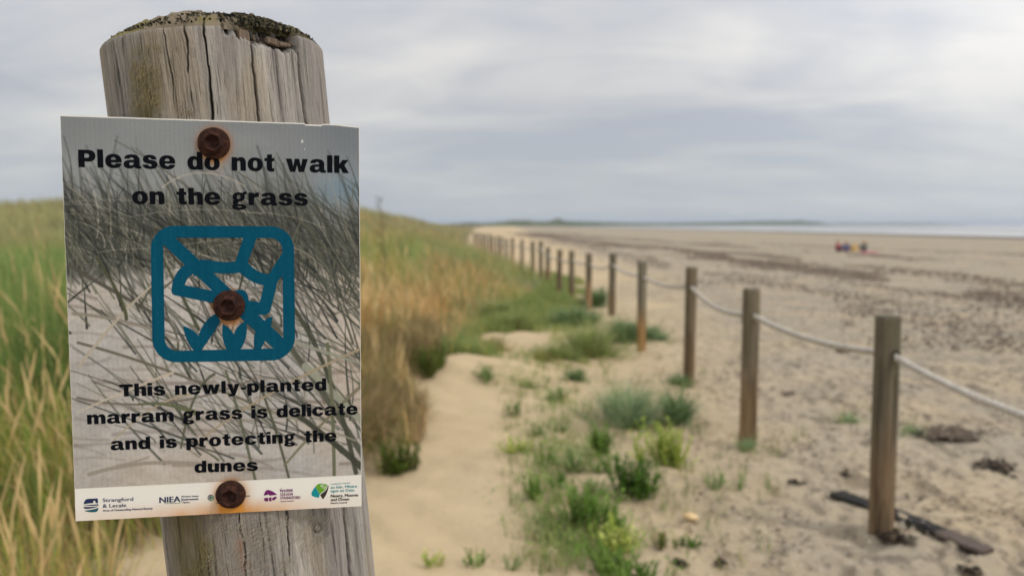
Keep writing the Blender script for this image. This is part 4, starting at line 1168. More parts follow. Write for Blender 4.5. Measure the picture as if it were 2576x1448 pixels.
def build_fence():
    FM = fence_mat()
    Mg = Mat('fence_end_grain', .95, .1); Mg.color(Mg.ramp(Mg.noise(60, 4), (.3, (.07, .065, .05)), (.7, (.17, .155, .12))))
    Md = Mat('hole_shade_ring', .95, .05); Md.color((.03, .025, .02))  # near-black ring stands in for the shade inside each rope hole
    pos = post_positions()
    holes = []
    hh = []
    for i, (x, y) in enumerate(pos):
        z = float(ground_z(x, y))
        if i < len(POSTS):
            d = ray(POSTS[i][0], POSTS[i][2]); t = y / d[1]; top = (CAMP + d * t)[2]
        else: top = EYE - 0.46 + 0.03 * math.sin(i * 2.3)
        hgt = top - z
        hh.append(hgt)
        g = np.random.default_rng(100 + i)
        rad = 0.058 * g.uniform(.94, 1.05)
        seg, rows = (140, 80) if i < 5 else (20, 18)
        zs = np.concatenate([np.linspace(-.35, hgt - .012, rows), [hgt - .003, hgt]])
        ph = np.linspace(0, 2 * math.pi, seg, endpoint=False)
        Z, P = np.meshgrid(zs, ph, indexing='ij')
        r = rad * (1 + .05 * (fbm(np.cos(P) * 2 + i * 7, np.sin(P) * 2 + Z * 1.2, 600 + i, 3) - .5)) - .004 * sstep(.62, .75, fbm(P * 6, Z * 1.3, 640 + i, 3))
        chk = np.zeros_like(r)
        if i < 5:
            for q in range(9):
                pc, z0, z1_, wq = g.uniform(0, 6.28), g.uniform(.1, hgt), 0, g.uniform(.03, .07)
                z1_ = z0 - g.uniform(.15, .7)
                dph = (P - pc - .12 * (fbm(Z * 5, Z * 0 + q, 690 + i, 2) - .5) + math.pi) % (2 * math.pi) - math.pi
                chk = np.maximum(chk, np.exp(-(dph / wq) ** 2) * sstep(z1_, z1_ + .08, Z) * sstep(z0 + .04, z0 - .03, Z))
            r -= .006 * chk
        r[-1] = rad * .93; r[-2] = rad * .99
        V = np.stack([r * np.cos(P), r * np.sin(P), Z], -1)
        up = sstep(.25, .62, (Z / hgt) + .35 * (fbm(P * 2, Z * 2, 660 + i, 3) - .5))[..., None]
        lo_c = lin([(142, 120, 92), (150, 124, 92), (134, 112, 84), (178, 140, 92), (130, 110, 84), (164, 132, 98), (122, 104, 82), (134, 112, 88), (158, 126, 98)][i % 9])
        hi_c = lin([(124, 114, 96), (140, 128, 106), (126, 112, 90), (132, 124, 106), (122, 113, 97)][i % 5])
        base = lo_c * (1 - up) + hi_c * up
        damp = sstep(.62, .50, fbm(P * 1.5 + 3, Z * 3, 680 + i, 3))[..., None]
        base = base * (.78 + .3 * damp)
        base = base * (1 - .6 * chk[..., None])
        grn = sstep(.55, .7, fbm(P * 1.2 + 9, Z * 2.2, 670 + i, 3))[..., None] * .45 * sstep(.2, .8, Z / hgt)[..., None]
        base = base * (1 - grn) + lin((112, 112, 86)) * grn
        if i == 0: base = base * .90
        root = empty('rope_post', (x, y, z), g.uniform(0, 6))
        lean = (0.006, .002, -.004, .006, -.012, .004, .01, -.008, .002)[i] if i < 9 else g.normal(0, .015)
        root.rotation_euler = (g.normal(0, .008), -lean, 0)
        lab = POST_LABELS[i] if i < 9 else 'small far rope post in the crowded row running along the foot of the green dune'
        tag(root, lab, 'post', 'posts of the rope fence along the beach' if i < 9 else 'far posts of the rope fence')
        mesh_np('shaft', V, grid_faces(len(zs), seg, True), FM, base.reshape(-1, 3), parent=root)
        # slightly domed sawn top
        tv = [(0, 0, hgt + .004)]; tf = []
        for k, q in enumerate((.5, 1.0)):
            for a in ph: tv.append((rad * .925 * q * math.cos(a), rad * .925 * q * math.sin(a), hgt + .0015 + (.0018 if k == 0 else 0)))
        tf = [(0, 1 + j, 1 + (j + 1) % seg) for j in range(seg)]
        tq = [(1 + j, 1 + seg + j, 1 + seg + (j + 1) % seg, 1 + (j + 1) % seg) for j in range(seg)]
        mesh_np('top_face', tv, [np.array(tf), np.array(tq)], Mg.m, parent=root)
        hz = hgt - (.185 if i < 9 else .19)
        holes.append((x, y, z + hz, rad))
    for i, o in enumerate([q for q in COL.objects if q.name.startswith('rope_post')][:6]):
        x, y, zh, rad = holes[i]
        prev = (2.12, 2.0) if i == 0 else holes[i - 1][:2]; nxt_ = holes[i + 1][:2]
        for tgt in (prev, nxt_):
            dv = Vector((tgt[0] - x, tgt[1] - y, 0)).normalized(); sd = Vector((-dv.y, dv.x, 0)); up_ = Vector((0, 0, 1))
            n_, m_ = 24, 8; V = []
            for a_ in np.linspace(0, 2 * math.pi, n_, endpoint=False):
                for b_ in np.linspace(0, 2 * math.pi, m_, endpoint=False):
                    V.append(Vector((x, y, zh)) + dv * (rad * .985 + .004 * math.sin(b_)) + (sd * math.cos(a_) + up_ * math.sin(a_)) * (.0195 + .004 * math.cos(b_)))
            bpy.context.view_layer.update()
            inv = o.matrix_world.inverted()
            idx = np.arange(n_ * m_).reshape(n_, m_)
            fq = np.stack([idx, np.roll(idx, -1, 0), np.roll(np.roll(idx, -1, 0), -1, 1), np.roll(idx, -1, 1)], -1).reshape(-1, 4)
            mesh_np('hole_shade_ring', [tuple(inv @ v) for v in V], fq, Md.m, parent=o)
    # one rope threaded through every post, out to a post beyond the right edge of the photo
    pts = []
    e = holes[0]; first = (2.12, 2.0, float(ground_z(2.12, 2.0)) + .90)
    chain = [first] + [h[:3] for h in holes]
    sag = [.08, .05, .08, .05, .04, .08, .05, .06, .05] + [.05] * 40
    for k in range(len(chain) - 1):
        a, b = np.array(chain[k]), np.array(chain[k + 1]); n = 60 if k < 5 else 16
        for t in np.linspace(0, 1, n, endpoint=False):
            p = a + (b - a) * t; p[2] -= sag[k] * 4 * t * (1 - t); pts.append(p)
    pts.append(np.array(chain[-1])); pts = np.array(pts)
    # resample finely so that the twist of the strands can be modelled
    seg = np.linalg.norm(np.diff(pts, axis=0), axis=1); L = np.concatenate([[0], np.cumsum(seg)])
    q = np.concatenate([np.arange(0, 6, .008), np.arange(6, 14, .02), np.arange(14, L[-1], .12)])
    C = np.stack([np.interp(q, L, pts[:, i]) for i in range(3)], -1)
    T = np.gradient(C, axis=0); T /= np.linalg.norm(T, axis=1)[:, None]
    S = np.cross(T, [0, 0, 1.0]); S /= np.linalg.norm(S, axis=1)[:, None]; U = np.cross(S, T)
    m = 16; ph = np.linspace(0, 2 * math.pi, m, endpoint=False)
    tw = q[:, None] * 2 * math.pi / .10
    rr = .0160 * (1 + .26 * np.cos(3 * (ph[None] - tw)))
    V = C[:, None] + S[:, None] * (rr * np.cos(ph))[..., None] + U[:, None] * (rr * np.sin(ph))[..., None]
    o = mesh_np('rope', V, grid_faces(len(q), m, True), rope_mat())
    tag(o, 'pale twisted rope threaded through the row of beach posts', 'rope')
    return holes


HOLES = build_fence()

# ------------------------------------------------------------------ grasses
def grass_mat(name, trans=.3):
    M = Mat(name, .65, .2); c = M.attr(); M.color(c); M.translucent(c, trans); return M.m


GM = grass_mat('grass_blade', .42)


def blades(base, length, width, azim, lean, curl, cols, tipcols=None, seg=4, plume=None):
    """vectorised ribbons: base (n,3); lean: angle from vertical at the root, curl: extra bend to the tip"""
    n = len(base); K = seg + 1
    t = np.linspace(0, 1, K)[None]
    ang = lean[:, None] + curl[:, None] * t ** 1.5
    dl = length[:, None] / seg
    hx = np.concatenate([np.zeros((n, 1)), np.cumsum(np.sin(ang[:, 1:]) * dl, 1)], 1)
    hz = np.concatenate([np.zeros((n, 1)), np.cumsum(np.cos(ang[:, 1:]) * dl, 1)], 1)
    w = width[:, None] * (1 - t ** 1.7 * .9) * .5
    if plume is not None:
        w = np.where(plume[:, None], width[:, None] * .5 * (.45 + 2.3 * np.exp(-((t - .86) / .13) ** 2)) * (1 - .6 * t ** 12), w)
    ca, sa = np.cos(azim)[:, None], np.sin(azim)[:, None]
    tw = azim[:, None] + rng.uniform(.6, 2.4, (n, 1))
    cx, cy = np.cos(tw), np.sin(tw)
    px = base[:, 0, None] + hx * ca; py = base[:, 1, None] + hx * sa; pz = base[:, 2, None] + hz
    A = np.stack([px + cx * w, py + cy * w, pz], -1); B = np.stack([px - cx * w, py - cy * w, pz], -1)
    V = np.stack([A, B], 2).reshape(n, K * 2, 3)
    k = np.arange(n)[:, None] * (K * 2) + np.arange(seg)[None] * 2
    Fq = np.stack([k, k + 1, k + 3, k + 2], -1).reshape(-1, 4)
    c = cols[:, None, :] * np.ones((1, K * 2, 1))
    if tipcols is not None:
        tt = np.repeat(t, 2, 1)[..., None] ** 1.5
        if plume is not None: tt = np.where(plume[:, None, None], np.repeat(sstep(.6, .75, t), 2, 1)[..., None], tt)
        c = c * (1 - tt) + tipcols[:, None, :] * tt
    return V.reshape(-1, 3), Fq, c.reshape(-1, 3)


def dune_grass(name, count, r0, r1, a0, a1, label, seedv, wscale=1.0, lscale=1.0, smin=.05):
    g = np.random.default_rng(seedv)
    r = np.exp(g.uniform(math.log(r0), math.log(r1), count)); th = np.radians(g.uniform(a0, a1, count))
    x, y = r * np.sin(th), r * np.cos(th)
    s = inland(x, y)
    # grass stands in tussocks: thin it between them
    cl = fbm(x * 2.2, y * 2.2, 701, 3) + .25 * sstep(.4, 1.6, s)
    keep = (s > smin) & (cl > .36 + .12 * g.random(count)) & (np.hypot(x + .28, y - .66) > .8)
    # the open sand and thin edge close by on the left
    keep &= ~((y < 4.4) & (s < .35) & (g.random(count) > s / .35))
    x, y, s, r = x[keep], y[keep], s[keep], r[keep]; n = len(x)
    z = ground_z(x, y) - .02
    hmod = .55 + .75 * fbm(x * 1.1, y * 1.1, 703, 3)
    L = g.uniform(.38, .80, n) * hmod * lscale * (.66 + .34 * sstep(0, .9, s)) * np.where(y > 10, .85, 1)
    W = (.0042 + .00055 * r) * g.uniform(.7, 1.3, n) * wscale
    az = g.normal(math.pi * .9, 1.1, n)
    lean = np.abs(g.normal(.12, .16, n)); curl = np.abs(g.normal(.55, .35, n))
    # plant colours: golden dry grass near the dune foot, fresh green behind, grey-green further off
    cn = fbm(x * .75 + 5, y * .55, 705, 3)
    gold = .92 * np.exp(-((s - 1.1) / 1.15) ** 2) * sstep(3.6, 5.2, y) * sstep(20, 11, y) + .50 * sstep(.50, .66, cn)
    left = (g.random(n) < sstep(-.34, -.56, x / y + .22 * (fbm(x * .9, y * .7, 713, 3) - .5))).astype(float)
    gold = np.where(left > .5, .10 * sstep(1.6, .5, s) + .14 * sstep(.54, .66, cn), gold * .85)
    gold = np.clip(gold, 0, 1)
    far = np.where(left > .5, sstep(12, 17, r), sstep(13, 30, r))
    gsel = g.random(n) < gold
    greens = np.array([lin(c) for c in [(124, 140, 68), (140, 150, 80), (108, 126, 62), (154, 156, 94), (128, 138, 88)]])
    lush = np.array([lin(c) for c in [(112, 142, 76), (100, 130, 68), (126, 150, 90), (140, 158, 82), (90, 120, 62)]])
    ylw = np.array([lin(c) for c in [(168, 166, 78), (148, 160, 70), (184, 174, 96), (128, 152, 66)]])
    golds = np.array([lin(c) for c in [(208, 172, 116), (192, 152, 98), (216, 182, 130), (176, 136, 86), (164, 140, 88)]])
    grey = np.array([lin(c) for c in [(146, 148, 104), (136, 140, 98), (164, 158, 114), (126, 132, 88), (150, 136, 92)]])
    c = greens[g.integers(0, len(greens), n)]
    lsel = (left > .5) & (r < 16); c[lsel] = lush[g.integers(0, 5, lsel.sum())]; ysel = lsel & (g.random(n) < .62 * sstep(5.4, 3.9, r)); c[ysel] = ylw[g.integers(0, 4, ysel.sum())]
    bl = (sstep(.46, .6, fbm(x * .6, y * .35 + 11, 707, 3)) * (left < .5))[:, None] * .7
    c = c * (1 - bl) + np.array([lin(q) for q in [(110, 134, 92), (126, 148, 104)]])[g.integers(0, 2, n)] * bl
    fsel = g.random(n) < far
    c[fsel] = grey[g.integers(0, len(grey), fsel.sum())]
    c[gsel] = golds[g.integers(0, len(golds), gsel.sum())]
    # bleached brown overhang along the lip of the dune
    bsel = (g.random(n) < .72 * sstep(.62, .15, s) * sstep(3.8, 4.5, y) * sstep(12, 8.5, y) * (left < .5)) | (g.random(n) < .38 * sstep(.6, .2, s) * (left > .5))
    browns = np.array([lin(k) for k in [(156, 132, 98), (176, 148, 106), (136, 118, 90), (128, 122, 70)]])
    c[bsel] = browns[g.integers(0, 4, bsel.sum())]
    c = c * 1.18 * g.uniform(.7, 1.3, (n, 1)) * (.62 + .76 * fbm(x * 1.5, y * .9, 709, 3))[:, None]
    L = L * (.7 + .6 * fbm(x * 1.7 + 3, y * 1.2, 711, 2))
    tip = c * .86 + .14 * lin((190, 166, 96))
    plume = (g.random(n) < np.where(left > .5, .06 * sstep(6.5, 4.0, r) + .012, .12 * np.clip(gold, .1, 1))) & (r < 16)
    L = np.where(plume, L * 1.18, L); W = np.where(plume, W * 1.1, W); curl = np.where(plume, curl * .6, curl)
    tip[plume] = lin((214, 186, 132)) * g.uniform(.8, 1.15, (plume.sum(), 1))
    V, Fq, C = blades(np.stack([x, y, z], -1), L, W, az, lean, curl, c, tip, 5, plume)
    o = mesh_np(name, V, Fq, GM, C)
    tag(o, label, 'grass', kind='stuff')


dune_grass('marram_grass', 70000, 2.6, 9, -52, 2, 'tall green and golden marram grass covering the near dune', 1)
dune_grass('marram_grass', 90000, 8, 34, -52, 6, 'green and straw coloured marram grass over the middle dune slope', 2)
dune_grass('marram_grass', 60000, 30, 220, -50, 4, 'grey green grass over the far dune ridge', 3, wscale=.9, lscale=1.05)


def lip_grass():
    """the brown dried thatch hanging over the lip of the near dune, and low grass thinning out over the sand"""
    g = np.random.default_rng(19)
    n = 21000
    y = g.uniform(4.05, 9.6, n); s = np.abs(g.normal(.25, .38, n)) + .10 + .55 * (fbm(y * 1.5, y * 0 + 4, 735, 3) - .42)
    x = foot(y) - s
    keep = fbm(x * 2.4, y * 2.4, 731, 3) + .2 * g.random(n) > .42
    x, y, s = x[keep], y[keep], s[keep]; n = len(x)
    pal = np.array([lin(c) for c in [(156, 132, 98), (178, 152, 110), (138, 118, 90), (194, 170, 124), (126, 128, 74), (112, 116, 66)]])
    c = pal[g.integers(0, 6, n)] * g.uniform(.8, 1.3, (n, 1))
    V, Fq, C = blades(np.stack([x, y, ground_z(x, y) - .01], -1), g.uniform(.18, .52, n) * (.6 + .5 * sstep(-.1, .5, s)), .005 + .0005 * y, g.normal(-.2, .9, n), np.abs(g.normal(.35, .3, n)), np.abs(g.normal(.9, .5, n)), c, c, 4)
    tag(mesh_np('dry_grass', V, Fq, GM, C), label='brown dried grass hanging over the sandy lip of the near dune', cat='grass', kind='stuff')
    n = 42000
    y = g.uniform(7.8, 22, n); s = -np.abs(g.normal(0, .75, n))
    x = foot(y) - s
    pat = fbm(x * 1.1, y * .6, 741, 4)
    keep = (pat + .16 * g.random(n) > .50 - .16 * s * -1 * .0 + .11 * (-s)) & (s > -2.2) & (x < 1.9)
    x, y, s = x[keep], y[keep], s[keep]; n = len(x)
    pal = np.array([lin(c) for c in [(156, 160, 86), (138, 152, 80), (176, 168, 104), (122, 144, 84), (132, 156, 108)]])
    c = pal[g.integers(0, 5, n)] * g.uniform(.8, 1.25, (n, 1))
    V, Fq, C = blades(np.stack([x, y, ground_z(x, y) - .01], -1), g.uniform(.07, .26, n) * (1.2 + .4 * s).clip(.4), .004 + .0006 * y, g.uniform(0, 6.28, n), np.abs(g.normal(.25, .25, n)), np.abs(g.normal(.5, .4, n)), c, c, 3)
    tag(mesh_np('low_grass', V, Fq, GM, C), label='low yellow green grass thinning out from the dune towards the rope fence', cat='grass', kind='stuff')


lip_grass()


def tuft(name, px, py, wpx, hpx, label, kind='marram', group=None):
    p = at(px, py); d = p[1] * math.cos(PITCH)
    rad = wpx / F * d * .5; H = hpx / F * d
    g = np.random.default_rng(int(px * 7 + py))
    n = int(np.clip(rad * H * 9500, 80, 800))
    # several loosely joined crowns of different vigour, with stragglers between them
    nk = int(np.clip(round(rad * 16), 3, 11)); ka = g.uniform(0, 6.28, nk); kq = np.sqrt(g.random(nk)) * rad * (.6 if rad > .2 else .4)
    kx, ky, kh = kq * np.cos(ka), kq * np.sin(ka) * .7, g.uniform(.7, 1.15, nk)
    kk = g.choice(nk, n, p=kh / kh.sum())
    sp = rad * .26 * (.5 + 1.3 * (g.random(n) < .22))
    x, y = kx[kk] + g.normal(0, 1, n) * sp, ky[kk] + g.normal(0, 1, n) * sp * .8
    q = np.minimum(np.hypot(x, y), rad * 1.2); a = np.arctan2(y - ky[kk], x - kx[kk])
    z = ground_z(p[0] + x, p[1] + y) - p[2] - .01
    L = H * g.uniform(.6, 1.3, n) * kh[kk] * (1 - .3 * q / rad)
    W = (.0045 + .0007 * d) * g.uniform(.7, 1.3, n)
    az = a + g.normal(0, .7, n); lean = np.clip(.12 + .45 * q / rad + np.abs(g.normal(0, .25, n)), 0, 1.3); curl = np.abs(g.normal(.5, .3, n))
    pal = {'marram': [(148, 172, 134), (128, 154, 112), (164, 182, 146), (140, 158, 102)], 'olive': [(150, 164, 96), (134, 152, 88), (166, 172, 116)],
           'dark': [(108, 140, 92), (122, 150, 104), (94, 124, 78)], 'dry': [(186, 160, 106), (164, 150, 92), (134, 144, 80)]}[kind]
    c = np.array([lin(k) for k in pal])[g.integers(0, len(pal), n)] * g.uniform(.75, 1.25, (n, 1))
    V, Fq, C = blades(np.stack([x, y, z], -1), L, W, az, lean, curl, c, c * .8 + .2 * lin((180, 170, 120)), 4)
    o = mesh_np(name, V, Fq, GM, C); o.location = p
    tag(o, label, 'grass tuft', group)


TUFTS = [
    (1590, 1062, 210, 118, 'broad blue green marram clump on the sand left of the second rope post', 'marram'),
    (1702, 1060, 95, 100, 'darker green marram tuft at the right end of the broad clump', 'dark'),
    (1716, 968, 95, 34, 'low dark tuft hugging the foot of the third rope post', 'dark'),
    (1490, 896, 165, 115, 'wide olive green marram tuft in front of the fourth rope post', 'olive'),
    (1570, 856, 110, 75, 'dark green marram tuft directly beside the fourth rope post', 'dark'),
    (1450, 815, 130, 62, 'dark green marram bank between the fifth and ninth rope posts', 'dark'),
    (1410, 905, 90, 60, 'small olive tuft touching the wide olive marram tuft', 'olive'),
    (1645, 852, 80, 44, 'small grey green tuft on the seaward side of the fourth rope post', 'marram'),
    (1447, 957, 55, 48, 'small dark green tuft alone on bare sand', 'dark'),
    (1890, 1125, 100, 38, 'low grey green tuft around the foot of the second rope post', 'marram'),
    (2140, 1062, 75, 32, 'low grey green tuft on the beach behind the nearest post', 'marram'),
    (2285, 1086, 80, 30, 'flat grey green tuft on the beach seaward of the nearest post', 'marram'),
    (1238, 884, 95, 50, 'dry olive tuft at the edge of the golden dune grass', 'dry'),
    (1330, 975, 60, 34, 'small green tuft in the middle of the sandy path', 'olive'),
    (1365, 905, 60, 34, 'small dry tuft between path and olive marram', 'dry'),
    (1500, 770, 60, 50, 'dark green tuft behind the sixth rope post', 'dark'),
    (1300, 830, 100, 60, 'yellow green tuft where the dune grass meets the path', 'olive'),
    (1255, 800, 120, 70, 'bright olive tussock at the seaward edge of the dune', 'olive'),
]
for (px, py, w, h, lab, kd) in TUFTS: tuft('marram_tuft', px, py, w, h, lab, kd)

LM = grass_mat('leaf', .4)


def leafy(px, py, wpx, hpx, label, pal, group=None, name='leafy_plant', leafsize=1.0, dens=1.0):
    p = at(px, py); d = p[1] * math.cos(PITCH)
    rad = wpx / F * d * .5; H = hpx / F * d
    g = np.random.default_rng(int(px * 3 + py * 5))
    V, Fc, C = [], [], []
    nst = int(np.clip(rad * H * 2600 * dens, 9, 130))
    pal = [lin(c) for c in pal]
    nk = int(g.integers(3, 6)); ka = g.uniform(0, 6.28, nk); kq = np.sqrt(g.random(nk)) * rad * .75; kh = g.uniform(.7, 1.1, nk)
    for s in range(nst):
        a = g.uniform(0, 2 * math.pi); m = int(g.integers(nk))
        rx, ry = g.normal(0, rad * .30), g.normal(0, rad * .26)
        b = np.array([kq[m] * math.cos(ka[m]) + rx * .55, kq[m] * math.sin(ka[m]) * .8 + ry * .55, 0])
        b[2] = float(ground_z(p[0] + b[0], p[1] + b[1])) - p[2] - .01
        tip = b + np.array([rx * .9 + g.normal(0, .02), ry * .9, H * kh[m] * (.3 + .8 * g.random() ** .7)])
        col = pal[g.integers(len(pal))] * g.uniform(.8, 1.2)
        k = len(V); wv = .0022
        for t in (0, 1):
            pt = b + (tip - b) * t
            V += [(pt[0] - wv, pt[1], pt[2]), (pt[0] + wv, pt[1], pt[2])]; C += [col * .8] * 2
        Fc.append((k, k + 1, k + 3, k + 2))
        nl = int(g.integers(7, 13))
        for j in range(nl):
            t = .2 + .8 * (j + g.random() * .6) / nl
            o = b + (tip - b) * t; aa = g.uniform(0, 2 * math.pi); el = g.uniform(-.2, .9)
            ln = (.013 + .055 * H) * g.uniform(.5, 1.3) * leafsize; wd = ln * g.uniform(.28, .42)
            dv = np.array([math.cos(aa) * math.cos(el), math.sin(aa) * math.cos(el), math.sin(el)]); sv = np.array([-math.sin(aa), math.cos(aa), 0])
            up = np.cross(dv, sv) * -1
            k = len(V); c2 = col * g.uniform(.8, 1.25)
            for pt in (o, o + dv * ln * .45 + sv * wd - up * wd * .2, o + dv * ln + up * -.2 * ln, o + dv * ln * .45 - sv * wd - up * wd * .2, o + dv * ln * .5 + up * wd * .15):
                V.append(tuple(pt)); C.append(c2)
            Fc += [(k, k + 1, k + 4), (k + 1, k + 2, k + 4), (k + 2, k + 3, k + 4), (k + 3, k, k + 4)]
    q4 = np.array([f for f in Fc if len(f) == 4]); q3 = np.array([f for f in Fc if len(f) == 3])
    o = mesh_np(name, V, [q4, q3], LM, C); o.location = p
    tag(o, label, 'plant', group)


DEEP = [(86, 122, 46), (102, 138, 56), (76, 108, 42)]
MIDG = [(120, 150, 68), (136, 164, 82), (106, 136, 60)]
YEL = [(176, 190, 88), (158, 180, 82), (196, 200, 116)]
PALE = [(148, 166, 106), (134, 156, 96), (164, 172, 122)]
for a in [
    (1590, 1244, 112, 118, 'round bushy deep green plant on bare sand below the broad marram clump', DEEP),
    (1655, 1172, 112, 112, 'yellow green bushy weed behind the round deep green plant', YEL),
    (1502, 1142, 60, 92, 'upright green weed in front of the broad marram clump', MIDG),
    (1518, 1196, 95, 55, 'spreading green weed at the foot of the upright weed', MIDG),
    (1440, 1185, 62, 82, 'dull green weed standing between the round plant and the sandy path', PALE),
    (1376, 1168, 70, 52, 'compact green weed at the edge of the sandy path', MIDG),
    (1350, 1252, 72, 66, 'bright green weed beside the path, lower one of two', MIDG),
    (1405, 1222, 66, 40, 'low dark weed between the two path side weeds', DEEP),
    (1500, 1250, 82, 58, 'low olive weed left of the round deep green plant', PALE),
    (1478, 1325, 140, 118, 'large bright green bushy weed, the widest on the near sand', MIDG),
    (1562, 1328, 62, 52, 'small rounded weed right beside the large bright bush', MIDG),
    (1535, 1392, 145, 92, 'spreading weed with yellow shoots below the large bright bush', YEL),
    (1505, 1456, 165, 100, 'leafy green weed cut by the bottom edge of the photo', MIDG),
    (1592, 1452, 110, 66, 'darker leafy weed beside the one cut by the bottom edge', DEEP),
    (1668, 1376, 62, 48, 'small dull olive weed on stony sand below the pale yellow stone', [(110, 128, 60), (128, 116, 66)]),
    (1722, 1374, 74, 42, 'small dark weed on stony sand, seaward of the dull olive one', DEEP),
    (1196, 1424, 62, 54, 'lone bright weed low on the smooth sand path', MIDG),
    (1087, 1420, 42, 50, 'tiny yellow green sprout on the sand nearest the big post', YEL),
    (1286, 1428, 52, 44, 'tiny grey green weed on the smooth sand path', PALE),
    (1812, 1222, 72, 42, 'low weed on open sand in front of the second rope post', PALE),
    (1864, 1226, 52, 36, 'smaller weed on open sand beside the low weed', PALE),
    (1345, 1090, 52, 32, 'pale weed seedling on the path below the small green tuft', PALE),
    (1310, 1138, 100, 46, 'thin patch of pale yellow green weed by the path', YEL),
    (1400, 1085, 60, 36, 'pale weed seedling left of the broad marram clump', PALE),
    (1215, 955, 60, 46, 'pale thin weed in the throat of the sandy path', PALE),
    (1395, 1005, 60, 40, 'dull green weed between path and broad marram clump', PALE),
    (1300, 1040, 46, 40, 'sparse weed in the middle of the path', PALE),
]: leafy(*a)
for (px, py, w, h, lab) in [
    (1000, 1186, 90, 86, 'dark green low shrub under the brown grass at the tip of the golden dune'),
    (1075, 940, 110, 76, 'dark green low shrub at the foot of the golden dune grass, the farther of two')]:
    leafy(px, py, w, h, lab, [(84, 108, 40), (104, 122, 48), (110, 108, 60)], name='dune_shrub', dens=1.6)


def sparse_shoots():
    g = np.random.default_rng(77)
    spots = []
    while len(spots) < 330:
        px, py = g.uniform(1240, 1560), g.uniform(930, 1440)
        cx = 1330 + (py - 930) * .22
        if abs(px - cx) > 130 * g.random() ** .6 * 1.2: continue
        spots.append((px, py))
    for tf in TUFTS:
        for _ in range(16): spots.append((tf[0] + g.normal(0, tf[2] * .5), tf[1] - 4 + g.normal(0, tf[2] * .16)))
    for _ in range(90): spots.append((g.normal(1560, 120), g.uniform(900, 1120)))
    for _ in range(60): spots.append((g.uniform(1640, 1960), g.uniform(1130, 1440)))
    B, n0 = [], 0
    for (px, py) in spots:
        d = ray(px, py); t = -EYE / d[2]; p = CAMP + d * t
        for _ in range(int(g.integers(2, 8))):
            B.append((p[0] + g.normal(0, .022), p[1] + g.normal(0, .022), 0))
    B = np.array(B); B[:, 2] = ground_z(B[:, 0], B[:, 1]) - .008
    n = len(B)
    pal = np.array([lin(c) for c in [(132, 146, 88), (112, 134, 70), (158, 160, 104), (120, 138, 92), (170, 158, 110)]])
    c = pal[g.integers(0, len(pal), n)] * g.uniform(.8, 1.2, (n, 1))
    V, Fq, C = blades(B, g.uniform(.04, .16, n), g.uniform(.004, .008, n), g.uniform(0, 6.28, n), np.abs(g.normal(.2, .2, n)), np.abs(g.normal(.5, .4, n)), c, c, 3)
    tag(mesh_np('grass_shoots', V, Fq, GM, C), label='thin scattered grass shoots between the sandy path and the rope fence', cat='grass', kind='stuff')


sparse_shoots()

# ------------------------------------------------------------------ tide wrack, driftwood and small finds
WM = Mat('dry_seaweed', .9, .15); WM.color(WM.attr()); WM.bump(WM.noise(120, 3), .5, .005)


def scraps(name, P, size, flat, cols, g, label=None, kind=None, loc=None):
    """little curled flakes and lumps: each a bent five-cornered fan"""
    n = len(P); m = 6
    a = np.linspace(0, 2 * np.pi, m, endpoint=False)[None] + g.uniform(0, 6, (n, 1))
    r = size[:, None] * g.uniform(.45, 1.1, (n, m))
    st = g.uniform(.35, 1, (n, 1)); rot = g.uniform(0, 3.1, (n, 1))
    x0, y0 = r * np.cos(a), r * np.sin(a) * st
    x, y = x0 * np.cos(rot) - y0 * np.sin(rot), x0 * np.sin(rot) + y0 * np.cos(rot)
    z = g.uniform(-.15, .35, (n, m)) * np.minimum(size, .05)[:, None] * flat
    ring = np.stack([P[:, 0, None] + x, P[:, 1, None] + y, P[:, 2, None] + z], -1)
    top = np.stack([P[:, 0], P[:, 1], P[:, 2] + np.minimum(size, .06) * flat * g.uniform(.5, 1.3, n)], -1)[:, None]
    V = np.concatenate([ring, top], 1).reshape(-1, 3)
    k = np.arange(n)[:, None] * (m + 1); i = np.arange(m)[None]
    Fc = np.stack([k + i, k + (i + 1) % m, k + m + 0 * i], -1).reshape(-1, 3)
    C = np.repeat(cols, m + 1, 0)
    o = mesh_np(name, V, Fc, WM.m, C, smooth=False)
    if loc is not None: o.location = loc
    return o


DARKW = np.array([lin(c) for c in [(62, 54, 46), (48, 44, 40), (78, 66, 54), (94, 80, 64), (56, 50, 40)]])
BROWNW = np.array([lin(c) for c in [(118, 104, 90), (104, 92, 80), (132, 116, 100), (92, 82, 72)]])


